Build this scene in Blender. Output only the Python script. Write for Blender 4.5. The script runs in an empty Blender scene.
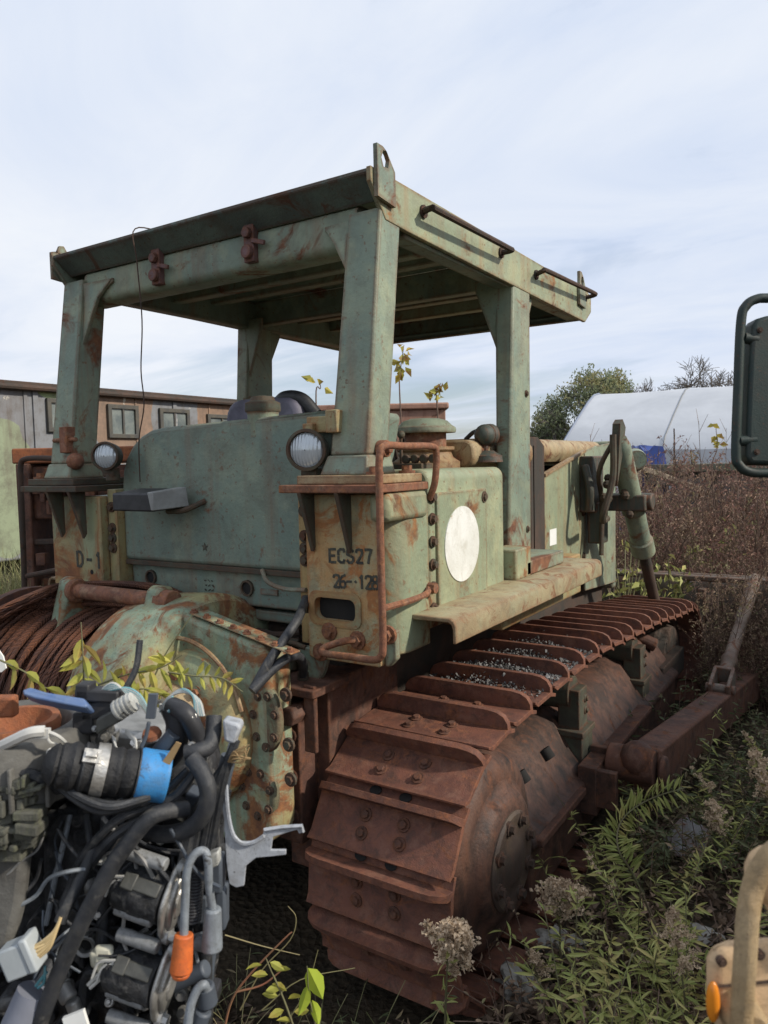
import bpy, bmesh, math, random
from mathutils import Vector as V, Matrix, noise
R = math.radians
random.seed(7)
S = bpy.context.scene
COL = S.collection

# ------------------------------------------------------------------ camera maths
F = 745.0
CAM = V((2.32, 0.0, 1.87))
# rows: camera right, camera up, camera back, each written in world axes
CR = V((0.84207547, 0.53887722, -0.02280892)); CU = V((-0.01615762, 0.06747343, 0.99759023)); CB = V((0.53911764, -0.83967773, 0.06552469))
def ray(u, v):
    return CR * ((u - 384) / F) + CU * (-(v - 512) / F) - CB
def at(u, v, d):                       # point at depth d
    return CAM + ray(u, v) * d
def onX(u, v, X):
    w = ray(u, v); return CAM + w * ((X - CAM.x) / w.x)
def onY(u, v, Y):
    w = ray(u, v); return CAM + w * ((Y - CAM.y) / w.y)
def onZ(u, v, Z):
    w = ray(u, v); return CAM + w * ((Z - CAM.z) / w.z)
hr = V((CR.x, CR.y, 0)).normalized(); hf = V((-CB.x, -CB.y, 0)).normalized()
def LD(l, d, z=0.0):                   # metres right of / ahead of the viewpoint
    p = CAM + hr * l + hf * d; return V((p.x, p.y, z))

# ------------------------------------------------------------------ mesh builder
def crom(pts, k=6, closed=False):
    pts = [V(p) for p in pts]
    if len(pts) < 3: return pts
    n = len(pts); out = []
    rng = range(n) if closed else range(n - 1)
    for i in rng:
        p0 = pts[(i - 1) % n] if (closed or i > 0) else pts[0] * 2 - pts[1]
        p1 = pts[i]; p2 = pts[(i + 1) % n]
        p3 = pts[(i + 2) % n] if (closed or i + 2 < n) else pts[-1] * 2 - pts[-2]
        for j in range(k):
            t = j / k
            out.append(0.5 * ((2 * p1) + (p2 - p0) * t + (2 * p0 - 5 * p1 + 4 * p2 - p3) * t * t + (3 * p1 - p0 - 3 * p2 + p3) * t ** 3))
    if not closed: out.append(pts[-1])
    return out
def perp(d):
    d = d.normalized()
    a = V((0, 0, 1)) if abs(d.z) < 0.9 else V((1, 0, 0))
    u = d.cross(a).normalized(); return u, d.cross(u).normalized()
class MB:
    def __init__(s): s.v = []; s.f = []; s.pc = []
    def add(s, vs, fs):
        o = len(s.v); s.pc.append((o, len(s.f))); s.v += [tuple(x) for x in vs]; s.f += [tuple(i + o for i in f) for f in fs]; return s
    def hexa(s, q):                     # 8 corners: bottom 4, top 4
        return s.add(q, [(0, 3, 2, 1), (4, 5, 6, 7), (0, 1, 5, 4), (1, 2, 6, 5), (2, 3, 7, 6), (3, 0, 4, 7)])
    def box(s, x0, x1, y0, y1, z0, z1):
        return s.hexa([(x0, y0, z0), (x1, y0, z0), (x1, y1, z0), (x0, y1, z0), (x0, y0, z1), (x1, y0, z1), (x1, y1, z1), (x0, y1, z1)])
    def obox(s, c, ax, ay, az, sx, sy, sz):
        c = V(c); a, b, d = V(ax).normalized() * sx / 2, V(ay).normalized() * sy / 2, V(az).normalized() * sz / 2
        return s.hexa([c - a - b - d, c + a - b - d, c + a + b - d, c - a + b - d, c - a - b + d, c + a - b + d, c + a + b + d, c - a + b + d])
    def cyl(s, p0, p1, r0, r1=None, n=16):
        r1 = r0 if r1 is None else r1
        p0, p1 = V(p0), V(p1); u, w = perp(p1 - p0)
        vs = []
        for p, r in ((p0, r0), (p1, r1)):
            for i in range(n):
                a = 2 * math.pi * i / n; vs.append(p + (u * math.cos(a) + w * math.sin(a)) * r)
        fs = [(i, (i + 1) % n, n + (i + 1) % n, n + i) for i in range(n)]
        return s.add(vs, fs + [tuple(range(n))[::-1], tuple(range(n, 2 * n))])
    def tube(s, pts, r, n=8, closed=False, k=6, smooth=True, taper=None):
        P = crom(pts, k, closed) if smooth else [V(p) for p in pts]
        m = len(P); vs = []; u = None
        for i, p in enumerate(P):
            d = (P[(i + 1) % m] - P[i - 1]) if closed else (P[min(i + 1, m - 1)] - P[max(i - 1, 0)])
            if d.length < 1e-9: d = V((0, 0, 1))
            d.normalize()
            if u is None: u, w = perp(d)
            else:
                u = (u - d * u.dot(d)); u = perp(d)[0] if u.length < 1e-6 else u.normalized(); w = d.cross(u)
            rr = r if not callable(r) else r(i / max(1, m - 1))
            if taper: rr *= 1 + (taper - 1) * i / max(1, m - 1)
            for j in range(n):
                a = 2 * math.pi * j / n; vs.append(p + (u * math.cos(a) + w * math.sin(a)) * rr)
        fs = []
        for i in range(m if closed else m - 1):
            b, c = i * n, ((i + 1) % m) * n
            for j in range(n): fs.append((b + j, b + (j + 1) % n, c + (j + 1) % n, c + j))
        if not closed: fs += [tuple(range(n))[::-1], tuple(range((m - 1) * n, m * n))]
        return s.add(vs, fs)
    def lathe(s, o, axis, prof, n=32, cap=True):
        o = V(o); d = V(axis).normalized(); u, w = perp(d); vs = []
        for t, r in prof:
            for i in range(n):
                a = 2 * math.pi * i / n; vs.append(o + d * t + (u * math.cos(a) + w * math.sin(a)) * max(r, 1e-4))
        m = len(prof); fs = [(i * n + j, i * n + (j + 1) % n, (i + 1) * n + (j + 1) % n, (i + 1) * n + j) for i in range(m - 1) for j in range(n)]
        if cap: fs += [tuple(range(n))[::-1], tuple(range((m - 1) * n, m * n))]
        return s.add(vs, fs)
    def sphere(s, c, r, n=14, sc=(1, 1, 1)):
        c = V(c); vs = []; m = n // 2
        for i in range(m + 1):
            th = math.pi * i / m
            for j in range(n):
                a = 2 * math.pi * j / n
                vs.append(c + V((math.sin(th) * math.cos(a) * sc[0], math.sin(th) * math.sin(a) * sc[1], math.cos(th) * sc[2])) * r)
        return s.add(vs, [(i * n + j, (i + 1) * n + j, (i + 1) * n + (j + 1) % n, i * n + (j + 1) % n) for i in range(m) for j in range(n)])
    def prism(s, poly, axis, a, b):     # 2-D polygon pushed along axis from a to b
        def m(p, t):
            return (t, p[0], p[1]) if axis == 'x' else (p[0], t, p[1]) if axis == 'y' else (p[0], p[1], t)
        n = len(poly)
        vs = [m(p, a) for p in poly] + [m(p, b) for p in poly]
        return s.add(vs, [tuple(range(n)), tuple(range(n, 2 * n))[::-1]] + [(i, n + i, n + (i + 1) % n, (i + 1) % n) for i in range(n)])
    def slab(s, pts, nrm, t):           # planar 3-D outline given thickness t along nrm
        pts = [V(p) for p in pts]; d = V(nrm).normalized() * t; n = len(pts)
        return s.add(pts + [p + d for p in pts], [tuple(range(n))[::-1], tuple(range(n, 2 * n))] + [(i, (i + 1) % n, n + (i + 1) % n, n + i) for i in range(n)])
    def ring(s, outer, inner, axis, a, b):
        def m(p, t):
            return (t, p[0], p[1]) if axis == 'x' else (p[0], t, p[1]) if axis == 'y' else (p[0], p[1], t)
        n = len(outer); vs = [m(p, t) for t in (a, b) for q in (outer, inner) for p in q]; fs = []
        for i in range(n):
            j = (i + 1) % n
            fs += [(i, j, n + j, n + i), (2 * n + i, 3 * n + i, 3 * n + j, 2 * n + j), (i, 2 * n + i, 2 * n + j, j), (n + i, n + j, 3 * n + j, 3 * n + i)]
        return s.add(vs, fs)
    def bolt(s, p, d, r=.014, h=.012):
        p = V(p); d = V(d).normalized(); s.cyl(p - d * .004, p + d * h * .35, r * 1.5, n=12); s.cyl(p, p + d * h, r, r * .92, n=6); s.pc.pop(); return s
    def pieces(s):
        out = []
        for i, (v0, f0) in enumerate(s.pc):
            v1, f1 = s.pc[i + 1] if i + 1 < len(s.pc) else (len(s.v), len(s.f))
            m = MB(); m.add(s.v[v0:v1], [tuple(k - v0 for k in f) for f in s.f[f0:f1]]); out.append(m)
        return out
    def build(s, name, mat, parent=None, bevel=0, angle=38, seg=2, pinv=None, recalc=True, sharp=True):
        me = bpy.data.meshes.new(name); me.from_pydata(s.v, [], s.f); me.update()
        if recalc:
            bm = bmesh.new(); bm.from_mesh(me); bmesh.ops.recalc_face_normals(bm, faces=bm.faces); bm.to_mesh(me); bm.free()
        if sharp:
            me.polygons.foreach_set('use_smooth', [True] * len(me.polygons)); me.set_sharp_from_angle(angle=R(angle))
        me.materials.append(mat)
        o = bpy.data.objects.new(name, me); COL.objects.link(o)
        if parent is not None:
            o.parent = parent
            if parent.type == 'EMPTY': o.matrix_parent_inverse = (pinv if pinv is not None else Matrix.LocRotScale(parent.location, parent.rotation_euler, parent.scale)).inverted()
        if bevel:
            b = o.modifiers.new('bevel', 'BEVEL'); b.width = bevel; b.segments = seg; b.limit_method = 'ANGLE'; b.angle_limit = R(40)
        return o
def tag(o, label=None, cat=None, group=None, kind=None):
    if label: o['label'] = label
    if cat: o['category'] = cat
    if group: o['group'] = group
    if kind: o['kind'] = kind
    return o
def thing(name, label, cat, loc=(0, 0, 0), group=None):
    o = bpy.data.objects.new(name, None); COL.objects.link(o); o.location = loc; o.empty_display_size = .1
    return tag(o, label, cat, group)
def dup(o, parent=None):
    c = o.copy(); COL.objects.link(c)
    if parent is not None: c.parent = parent
    for ch in list(o.children): dup(ch, c)
    return c
def arc(cx, cy, r, a0, a1, n=6, ry=None):
    ry = ry or r
    return [(cx + r * math.cos(R(a0 + (a1 - a0) * i / n)), cy + ry * math.sin(R(a0 + (a1 - a0) * i / n))) for i in range(n + 1)]
def rrect(x0, x1, y0, y1, r, n=4):
    return arc(x1 - r, y1 - r, r, 0, 90, n) + arc(x0 + r, y1 - r, r, 90, 180, n) + arc(x0 + r, y0 + r, r, 180, 270, n) + arc(x1 - r, y0 + r, r, 270, 360, n)

# ------------------------------------------------------------------ materials
class NT:
    def __init__(s, name):
        s.m = bpy.data.materials.new(name); s.m.use_nodes = True; s.t = s.m.node_tree; s.t.nodes.clear()
        s.out = s.n('ShaderNodeOutputMaterial')
    def n(s, typ, **k):
        x = s.t.nodes.new(typ)
        for a, b in k.items(): setattr(x, a, b)
        return x
    def l(s, a, b): s.t.links.new(a, b)
    def noise(s, vec, scale, detail=4, rough=.55, dist=0):
        x = s.n('ShaderNodeTexNoise'); x.inputs['Scale'].default_value = scale; x.inputs['Detail'].default_value = detail
        x.inputs['Roughness'].default_value = rough; x.inputs['Distortion'].default_value = dist
        if vec: s.l(vec, x.inputs['Vector'])
        return x.outputs['Fac']
    def ramp(s, fac, lo, hi):
        x = s.n('ShaderNodeMapRange'); x.inputs['From Min'].default_value = lo; x.inputs['From Max'].default_value = hi
        s.l(fac, x.inputs['Value']); return x.outputs['Result']
    def mix(s, fac, a, b):
        x = s.n('ShaderNodeMix', data_type='RGBA')
        for k, q in ((6, a), (7, b)):
            if isinstance(q, (tuple, list)): x.inputs[k].default_value = (*q, 1)
            else: s.l(q, x.inputs[k])
        if isinstance(fac, (int, float)): x.inputs[0].default_value = fac
        else: s.l(fac, x.inputs[0])
        return x.outputs[2]
    def math(s, op, a, b=None, clamp=False):
        x = s.n('ShaderNodeMath', operation=op, use_clamp=clamp)
        for i, q in enumerate((a, b)):
            if q is None: continue
            if isinstance(q, (int, float)): x.inputs[i].default_value = q
            else: s.l(q, x.inputs[i])
        return x.outputs[0]
    def vec(s, scale=None, rnd=False):
        c = s.n('ShaderNodeTexCoord').outputs['Object']
        if rnd:
            oi = s.n('ShaderNodeObjectInfo'); a = s.n('ShaderNodeVectorMath', operation='MULTIPLY_ADD')
            cb = s.n('ShaderNodeCombineXYZ')
            for i in range(3): s.l(oi.outputs['Random'], cb.inputs[i])
            s.l(cb.outputs[0], a.inputs[0]); a.inputs[1].default_value = (37, 53, 71); s.l(c, a.inputs[2]); c = a.outputs[0]
        if scale:
            m = s.n('ShaderNodeMapping'); m.inputs['Scale'].default_value = scale; s.l(c, m.inputs['Vector']); c = m.outputs[0]
        return c
    def bsdf(s, col, rough=.6, metal=0, spec=.4, bump=None, bs=.3, bd=.01, trans=None):
        p = s.n('ShaderNodeBsdfPrincipled')
        for k, q in (('Base Color', col), ('Roughness', rough), ('Metallic', metal), ('Specular IOR Level', spec)):
            if isinstance(q, (tuple, list)): p.inputs[k].default_value = (*q, 1)
            elif isinstance(q, (int, float)): p.inputs[k].default_value = q
            else: s.l(q, p.inputs[k])
        if bump is not None:
            b = s.n('ShaderNodeBump'); b.inputs['Strength'].default_value = bs; b.inputs['Distance'].default_value = bd
            s.l(bump, b.inputs['Height']); s.l(b.outputs[0], p.inputs['Normal'])
        sh = p.outputs[0]
        if trans:
            t = s.n('ShaderNodeBsdfTranslucent')
            if isinstance(col, (tuple, list)): t.inputs[0].default_value = (*col, 1)
            else: s.l(col, t.inputs[0])
            mx = s.n('ShaderNodeMixShader'); mx.inputs[0].default_value = trans; s.l(sh, mx.inputs[1]); s.l(t.outputs[0], mx.inputs[2]); sh = mx.outputs[0]
        s.l(sh, s.out.inputs[0]); return s.m

def weathered(name, base, var, rust=.45, rustcol=(.20, .075, .035), rust2=(.09, .04, .025), streak=.5, edge=True, rough=.55, dirt=(.05, .045, .035), dirtamt=.4, rnd=False, scale=1.0, fade=None, bump=.5):
    t = NT(name); c = t.vec(rnd=rnd)
    m1 = t.n('ShaderNodeMapping'); m1.inputs['Scale'].default_value = (11 * scale, 11 * scale, .8 * scale); t.l(c, m1.inputs[0])
    big = t.noise(c, 1.9 * scale, 5, .6, .4)
    col = t.mix(t.ramp(big, .43, .58), base, var)
    if fade: col = t.mix(t.math('MULTIPLY', t.ramp(t.noise(c, 4.5 * scale, 6, .7), .5, .62), .6), col, fade)
    st = t.noise(m1.outputs[0], 1.0, 6, .65)
    col = t.mix(t.math('MULTIPLY', t.ramp(st, .50, .68), streak), col, rustcol)
    dn = t.noise(c, 6 * scale, 8, .72, .6)
    col = t.mix(t.math('MULTIPLY', t.ramp(dn, .47, .66), dirtamt), col, dirt)
    rn = t.noise(c, 3.2 * scale, 10, .68, .9)
    th = .735 - .3 * rust
    rm = t.ramp(rn, th - .025, th + .05)
    sp = t.noise(c, 42 * scale, 4, .6); sm = t.math('MULTIPLY', t.ramp(sp, .62, .67), .25 + .75 * rust)
    mask = t.math('MAXIMUM', rm, sm, True)
    if edge:
        bv = t.n('ShaderNodeBevel', samples=4); bv.inputs['Radius'].default_value = .026
        ge = t.n('ShaderNodeNewGeometry'); dt = t.n('ShaderNodeVectorMath', operation='DOT_PRODUCT')
        t.l(bv.outputs[0], dt.inputs[0]); t.l(ge.outputs['Normal'], dt.inputs[1])
        e = t.math('SUBTRACT', 1.0, dt.outputs['Value'])
        e = t.math('MULTIPLY', t.ramp(e, .01, .09), t.ramp(t.noise(c, 11 * scale, 6, .7), .38, .50))
        mask = t.math('MAXIMUM', mask, t.math('MULTIPLY', e, .9), True)
    rc = t.mix(t.ramp(t.noise(c, 14 * scale, 6, .7), .35, .65), rustcol, rust2)
    col = t.mix(mask, col, rc)
    h = t.math('ADD', t.math('MULTIPLY', rn, .6), t.math('MULTIPLY', t.noise(c, 70 * scale, 3), .25))
    return t.bsdf(col, t.math('ADD', rough, t.math('MULTIPLY', mask, .3)), spec=.35, bump=h, bs=bump, bd=.014)
def plain(name, a, b=None, rough=.6, metal=0, scale=8, bump=.15, spec=.4, trans=None, rnd=False, contrast=(.35, .65), bd=.01):
    t = NT(name); c = t.vec(rnd=rnd)
    n = t.noise(c, scale, 6, .65, .3)
    col = t.mix(t.ramp(n, *contrast), a, b) if b else a
    return t.bsdf(col, rough, metal, spec, n if bump else None, bump, bd, trans)
def leafmat(name, a, b, c3=None, scale=9, trans=.25):
    t = NT(name); g = t.n('ShaderNodeNewGeometry'); 
    ri = g.outputs['Random Per Island']
    col = t.mix(ri, a, b)
    if c3: col = t.mix(t.ramp(t.noise(t.vec(rnd=True), scale, 3), .5, .62), col, c3)
    return t.bsdf(col, .6, 0, .3, None, trans=trans)

GR, GV = (.235, .275, .195), (.18, .232, .18)
M = {}
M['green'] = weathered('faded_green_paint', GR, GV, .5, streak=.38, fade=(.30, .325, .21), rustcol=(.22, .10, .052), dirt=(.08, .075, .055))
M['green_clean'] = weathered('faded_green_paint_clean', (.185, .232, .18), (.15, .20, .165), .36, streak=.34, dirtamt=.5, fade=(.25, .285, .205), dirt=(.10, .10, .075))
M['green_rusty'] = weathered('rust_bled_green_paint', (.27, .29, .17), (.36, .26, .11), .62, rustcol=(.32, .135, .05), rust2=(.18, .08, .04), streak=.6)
M['green_lit'] = weathered('sunlit_green_paint', (.275, .305, .195), (.235, .275, .18), .5, streak=.46, rustcol=(.30, .15, .06), fade=(.36, .365, .215), dirtamt=.45, dirt=(.13, .12, .08))  # paler, yellower copy of the green: sunlight on right-hand parts put into the colour
M['winch'] = weathered('winch_green_paint', (.22, .29, .20), (.33, .30, .15), .72, rustcol=(.28, .125, .05), rust2=(.13, .06, .035), streak=.6, scale=1.6, fade=(.33, .38, .27))
M['winch_rusty'] = weathered('rust_washed_winch_paint', (.36, .27, .12), (.24, .27, .16), .62, rustcol=(.33, .14, .05), rust2=(.17, .075, .035), streak=.5, scale=1.9, fade=(.42, .35, .17))
M['hub'] = weathered('oily_hub_cover', (.06, .042, .034), (.085, .06, .042), .4, rustcol=(.13, .06, .04), rust2=(.05, .055, .035), streak=.3, edge=False, rough=.6, scale=4)
M['plate'] = weathered('rust_washed_plate', (.36, .32, .18), (.42, .26, .11), .66, rustcol=(.40, .17, .06), rust2=(.26, .12, .05), streak=.6, scale=2.4, fade=(.36, .36, .23), rough=.6)
M['shaded_roofpaint'] = weathered('shade_dark_roof_paint', (.12, .155, .13), (.085, .105, .092), .45, rustcol=(.12, .065, .042), streak=.3, scale=1.6)  # darker green: shade under the rear roof lip put into the colour
M['greasy'] = weathered('greasy_rusted_frame', (.085, .043, .031), (.045, .028, .022), .5, rustcol=(.16, .066, .036), rust2=(.028, .02, .018), streak=.45, rough=.62, scale=1.7, rnd=True, fade=(.13, .07, .048), dirt=(.016, .013, .012), dirtamt=.85)
M['winch_dark'] = weathered('grimy_winch_paint', (.145, .175, .11), (.19, .19, .115), .6, rustcol=(.17, .08, .045), rust2=(.09, .05, .035), streak=.4, scale=2.2, fade=(.22, .24, .155), dirt=(.045, .04, .03), dirtamt=.75)
M['tan'] = weathered('rusty_tan_plate', (.36, .28, .16), (.30, .20, .10), .58, rustcol=(.26, .12, .055), streak=.4, scale=1.8)
M['fender'] = weathered('worn_fender_plate', (.33, .28, .165), (.27, .21, .12), .56, rustcol=(.25, .13, .065), rust2=(.16, .085, .045), streak=.2, scale=2.2, fade=(.30, .30, .19), dirt=(.10, .08, .055))
M['rust'] = weathered('brown_rust', (.12, .054, .036), (.075, .036, .027), .5, rustcol=(.19, .075, .036), rust2=(.05, .028, .022), streak=.35, rough=.75, scale=2.0, rnd=True, fade=(.17, .095, .068), dirt=(.03, .022, .018), dirtamt=.75)
M['track'] = weathered('track_rust', (.165, .066, .043), (.115, .048, .034), .5, rustcol=(.25, .095, .045), rust2=(.075, .036, .027), streak=.3, rough=.7, scale=2.8, rnd=True, dirt=(.05, .031, .025), dirtamt=.7, fade=(.21, .105, .07))
M['redrust'] = weathered('red_rust', (.25, .105, .062), (.16, .07, .045), .55, rustcol=(.34, .145, .065), rust2=(.09, .042, .028), streak=.35, rough=.75, scale=4.5, fade=(.34, .22, .14), dirt=(.06, .04, .03), dirtamt=.6)
M['frame'] = weathered('grimy_frame', (.045, .04, .034), (.075, .05, .038), .4, rustcol=(.11, .05, .03), rust2=(.03, .025, .02), streak=.2, rough=.8, scale=2)
M['bracket'] = weathered('grimy_green_bracket', (.075, .08, .055), (.05, .05, .038), .4, rustcol=(.11, .06, .035), streak=.3, rough=.7, scale=3)
M['white'] = plain('white_paint', (.80, .80, .77), (.70, .70, .66), .6, scale=9, bump=.05)
M['disc'] = weathered('scuffed_white_paint', (.76, .76, .72), (.68, .68, .63), .34, rustcol=(.5, .42, .3), rust2=(.42, .36, .27), streak=.12, edge=False, scale=3, dirt=(.45, .43, .36), dirtamt=.45, bump=.15)
M['black'] = plain('black_plastic', (.018, .018, .02), (.035, .035, .038), .5, scale=20)
M['stencil'] = plain('faded_black_stencil', (.022, .022, .02), (.09, .085, .06), .7, scale=40, bump=0)
M['rubber'] = weathered('dusty_rubber_hose', (.022, .024, .028), (.038, .04, .045), .42, rustcol=(.10, .096, .088), rust2=(.065, .063, .06), streak=.12, edge=False, rough=.45, scale=9, dirt=(.075, .072, .066), dirtamt=.5, bump=.3)
M['cavity'] = plain('hole_shade_black', (.012, .012, .012), (.02, .018, .016), .9)  # near-black stands in for the shade inside holes, slots and engine bay
M['lens'] = None
t = NT('clear_lamp_glass'); c = t.vec()
w = t.n('ShaderNodeTexWave'); w.inputs['Scale'].default_value = 26; w.inputs['Distortion'].default_value = 1; t.l(c, w.inputs[0])
M['lens'] = t.bsdf(t.mix(t.noise(c, 16), (.62, .66, .68), (.42, .46, .48)), .12, .25, .8, w.outputs['Fac'], .5, .006)
# ------------------------------------------------------------------ stencilled characters
GL = {
 'E': [[(0, 0), (0, 1)], [(.16, 1), (.55, 1)], [(.16, .5), (.45, .5)], [(.16, 0), (.55, 0)]],
 'C': [[(.55, .82), (.48, 1), (.2, 1), (0, .85), (0, .58)], [(0, .42), (0, .15), (.2, 0), (.48, 0), (.55, .18)]],
 'S': [[(.55, .85), (.4, 1), (.15, 1), (0, .85), (0, .62), (.2, .54)], [(.34, .48), (.55, .38), (.55, .15), (.4, 0), (.15, 0), (0, .15)]],
 '2': [[(0, .8), (.05, .95), (.25, 1), (.5, .95), (.55, .75), (.45, .52)], [(.36, .42), (.05, .0)], [(.16, 0), (.56, 0)]],
 '7': [[(0, 1), (.42, 1)], [(.55, 1), (.35, .5), (.25, 0)]],
 '6': [[(.5, 1), (.2, .88), (.03, .6)], [(0, .45), (.02, .12), (.2, 0)], [(.34, 0), (.52, .12), (.52, .4), (.38, .52), (.16, .48)]],
 '1': [[(.12, .82), (.27, 1), (.27, 0)]],
 '8': [[(.2, .54), (.05, .65), (.05, .9), (.2, 1)], [(.34, 1), (.5, .9), (.5, .65), (.34, .54)], [(.2, .48), (0, .36), (0, .1), (.2, 0)], [(.36, 0), (.55, .1), (.55, .36), (.36, .48)]],
 'D': [[(0, 0), (0, 1)], [(.13, 1), (.38, .97), (.55, .75), (.55, .25), (.38, .03), (.13, 0)]],
 '-': [[(.08, .5), (.48, .5)]], '.': [[(.25, .47), (.32, .53)]],
}
def lettering(text, o, right, up, nrm, h, adv, parent, t=.15, mat='stencil'):
    m = MB(); o = V(o); r = V(right).normalized(); u = V(up).normalized(); n = V(nrm).normalized(); k = 0
    for i, ch in enumerate(text):
        for pl in GL.get(ch, []):
            for a, b in zip(pl[:-1], pl[1:]):
                A = o + (r * (a[0] + i * adv) + u * a[1]) * h; B = o + (r * (b[0] + i * adv) + u * b[1]) * h
                d = (B - A); L = d.length + t * h * .55; k += 1
                m.obox((A + B) / 2 + n * (.0012 + .00006 * (k % 9)), d, n.cross(d), n, L, t * h, .0016)
    return m.build('lettering', M[mat], parent)

# ================================================================== BULLDOZER
DZ = thing('bulldozer', 'derelict pale green crawler bulldozer with open canopy, rear winch and rusty tracks', 'bulldozer', (0, 4, 0))
def part(mb, name, mat, parent=None, bevel=.004, split=False, **k):
    if split:
        for q_ in mb.pieces(): part(q_, name, mat, parent, bevel, **k)
        return
    return mb.build(name, M[mat] if isinstance(mat, str) else mat, parent or DZ, bevel, **k)

# ---- hull
part(MB().box(-.62, .62, 2.32, 5.8, .35, 1.22), 'hull', 'frame', bevel=.02)
m = MB().box(.50, .70, 2.12, 2.6, .35, 1.08).box(.46, .64, 2.02, 2.13, .5, 1.02)
for z in (.6, .75, .9): m.bolt((.6, 2.02, z), (0, -1, 0), .02, .02)
part(m, 'drive_case', 'rust', bevel=.012)
m = MB().box(-.70, -.50, 2.12, 2.6, .35, 1.08)
part(m, 'drive_case', 'rust', bevel=.012)
# shelf of rusty bits below the right rear plate
m = MB().box(.52, .74, 1.98, 2.2, 1.06, 1.09).cyl((.66, 2.0, 1.0), (.66, 1.93, 1.0), .035, n=6).box(.68, .73, 2.0, 2.02, .86, 1.1)
part(m, 'tow_bracket', 'rust', bevel=.005)

# ---- fuel tank behind the seat
TY = 2.2
pl = [(-.5, 1.46), (.545, 1.46), (.545, 1.80), (.66, 1.80), (.70, 1.90), (.735, 2.06), (.72, 2.07), (-.22, 2.045)] + [(-.22 + .28 * math.cos(R(a)), 1.80 + .245 * math.sin(R(a))) for a in (105, 120, 135, 150, 165, 180)]
tank = part(MB().prism(pl, 'y', TY, TY + .42), 'fuel_tank', 'green_clean', bevel=.03, seg=3)
m = MB().box(-.49, .56, TY + .03, TY + .4, 1.30, 1.45).box(-.52, .58, TY + .05, TY + .36, 1.24, 1.285)
low = part(m, 'tank_skirt', 'green_clean', bevel=.008)
m = MB().box(-.49, .545, TY - .004, TY + .01, 1.44, 1.462); part(m, 'tank_seam', 'bracket', tank, .002)
for (u, v) in ((152, 577), (248, 588)):
    p = onY(u, v, TY + .03)
    m = MB().ring(arc(p.x, p.z, .034, 0, 330, 11), arc(p.x, p.z, .026, 0, 330, 11), 'y', TY + .018, TY + .034)
    part(m, 'port_ring', 'bracket', low, 0)
    part(MB().cyl((p.x, TY + .027, p.z), (p.x, TY + .04, p.z), .026), 'port', 'cavity', low, 0)
p = onY(270, 592, TY + .03); part(MB().box(p.x - .045, p.x + .045, TY + .022, TY + .04, p.z - .012, p.z + .012), 'blank_plate', 'green_clean', low, .002)
m = MB().tube([onY(262, 570, 2.19), onY(268, 582, 2.17), onY(285, 589, 2.16), onY(306, 590, 2.15)], .009)
part(m, 'pipe', 'green', low, 0)
m = MB()
p = onY(205, 547, TY)
star = []
for i in range(10):
    a = math.pi / 2 + math.pi * i / 5; rr = .019 if i % 2 == 0 else .009; star.append((p.x + rr * math.cos(a), p.z + rr * math.sin(a)))
m.prism(star, 'y', TY - .0025, TY - .0003)
part(m, 'star_emblem', 'stencil', tank, 0)
m = MB(); random.seed(3); p = onY(211, 586, TY + .03)
for i in range(9):
    x = p.x + (-.03 + .02 * (i % 3)) + random.uniform(-.004, .004); z = p.z + .022 - .02 * (i // 3)
    m.obox((x, TY + .0285, z), (1, 0, random.uniform(-.8, .8)), (0, 1, 0), (random.uniform(-.8, .8), 0, 1), random.uniform(.006, .014), .002 + i * .0001, .005)
part(m, 'stencil_mark', 'stencil', low, 0)
# bolted straps at either side of the tank
for X in (-.53, .578):
    m = MB().box(X - .03, X + .03, TY - .035, TY + .05, 1.2, 1.78)
    st = part(m, 'tank_strap', 'green_rusty', bevel=.004)
    m = MB()
    for z in (1.70, 1.605, 1.56, 1.515): m.bolt((X, TY - .035, z), (0, -1, 0), .016, .018)
    part(m, 'bolt', 'bracket', st, 0, split=True)
# filler neck and cap
p = onY(270, 425, 2.3)
fn = part(MB().lathe((p.x, 2.26, p.z - .05), (0, 0, 1), [(0, .062), (.09, .062), (.10, .066)], 20), 'filler_neck', 'green', tank, 0)
part(MB().lathe((p.x, 2.26, p.z + .05), (0, 0, 1), [(0, .069), (.008, .072), (.035, .07), (.045, .05), (.06, .045), (.064, .02)], 20), 'filler_cap', 'bracket', tank, 0)

# ---- left battery box with plate D-1
bx = part(MB().box(-.95, -.56, 2.17, 3.0, 1.22, 1.74), 'battery_box', 'green', bevel=.02)
pl = [(-.92, 1.10), (-.60, 1.10), (-.56, 1.16), (-.56, 1.75), (-.92, 1.75)]
dp = part(MB().prism(pl, 'y', 2.12, 2.17), 'side_plate', 'green_rusty', bevel=.008)
a = onY(78, 566, 2.12); lettering('D-1', (a.x, 2.12, a.z), (1, 0, 0), (0, 0, 1), (0, -1, 0), .068, 1.0, dp, .19)
a = onY(92, 572, 2.12); part(MB().cyl((a.x, 2.119, a.z), (a.x, 2.13, a.z), .011), 'drain_hole_shade', 'cavity', dp, 0)
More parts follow.
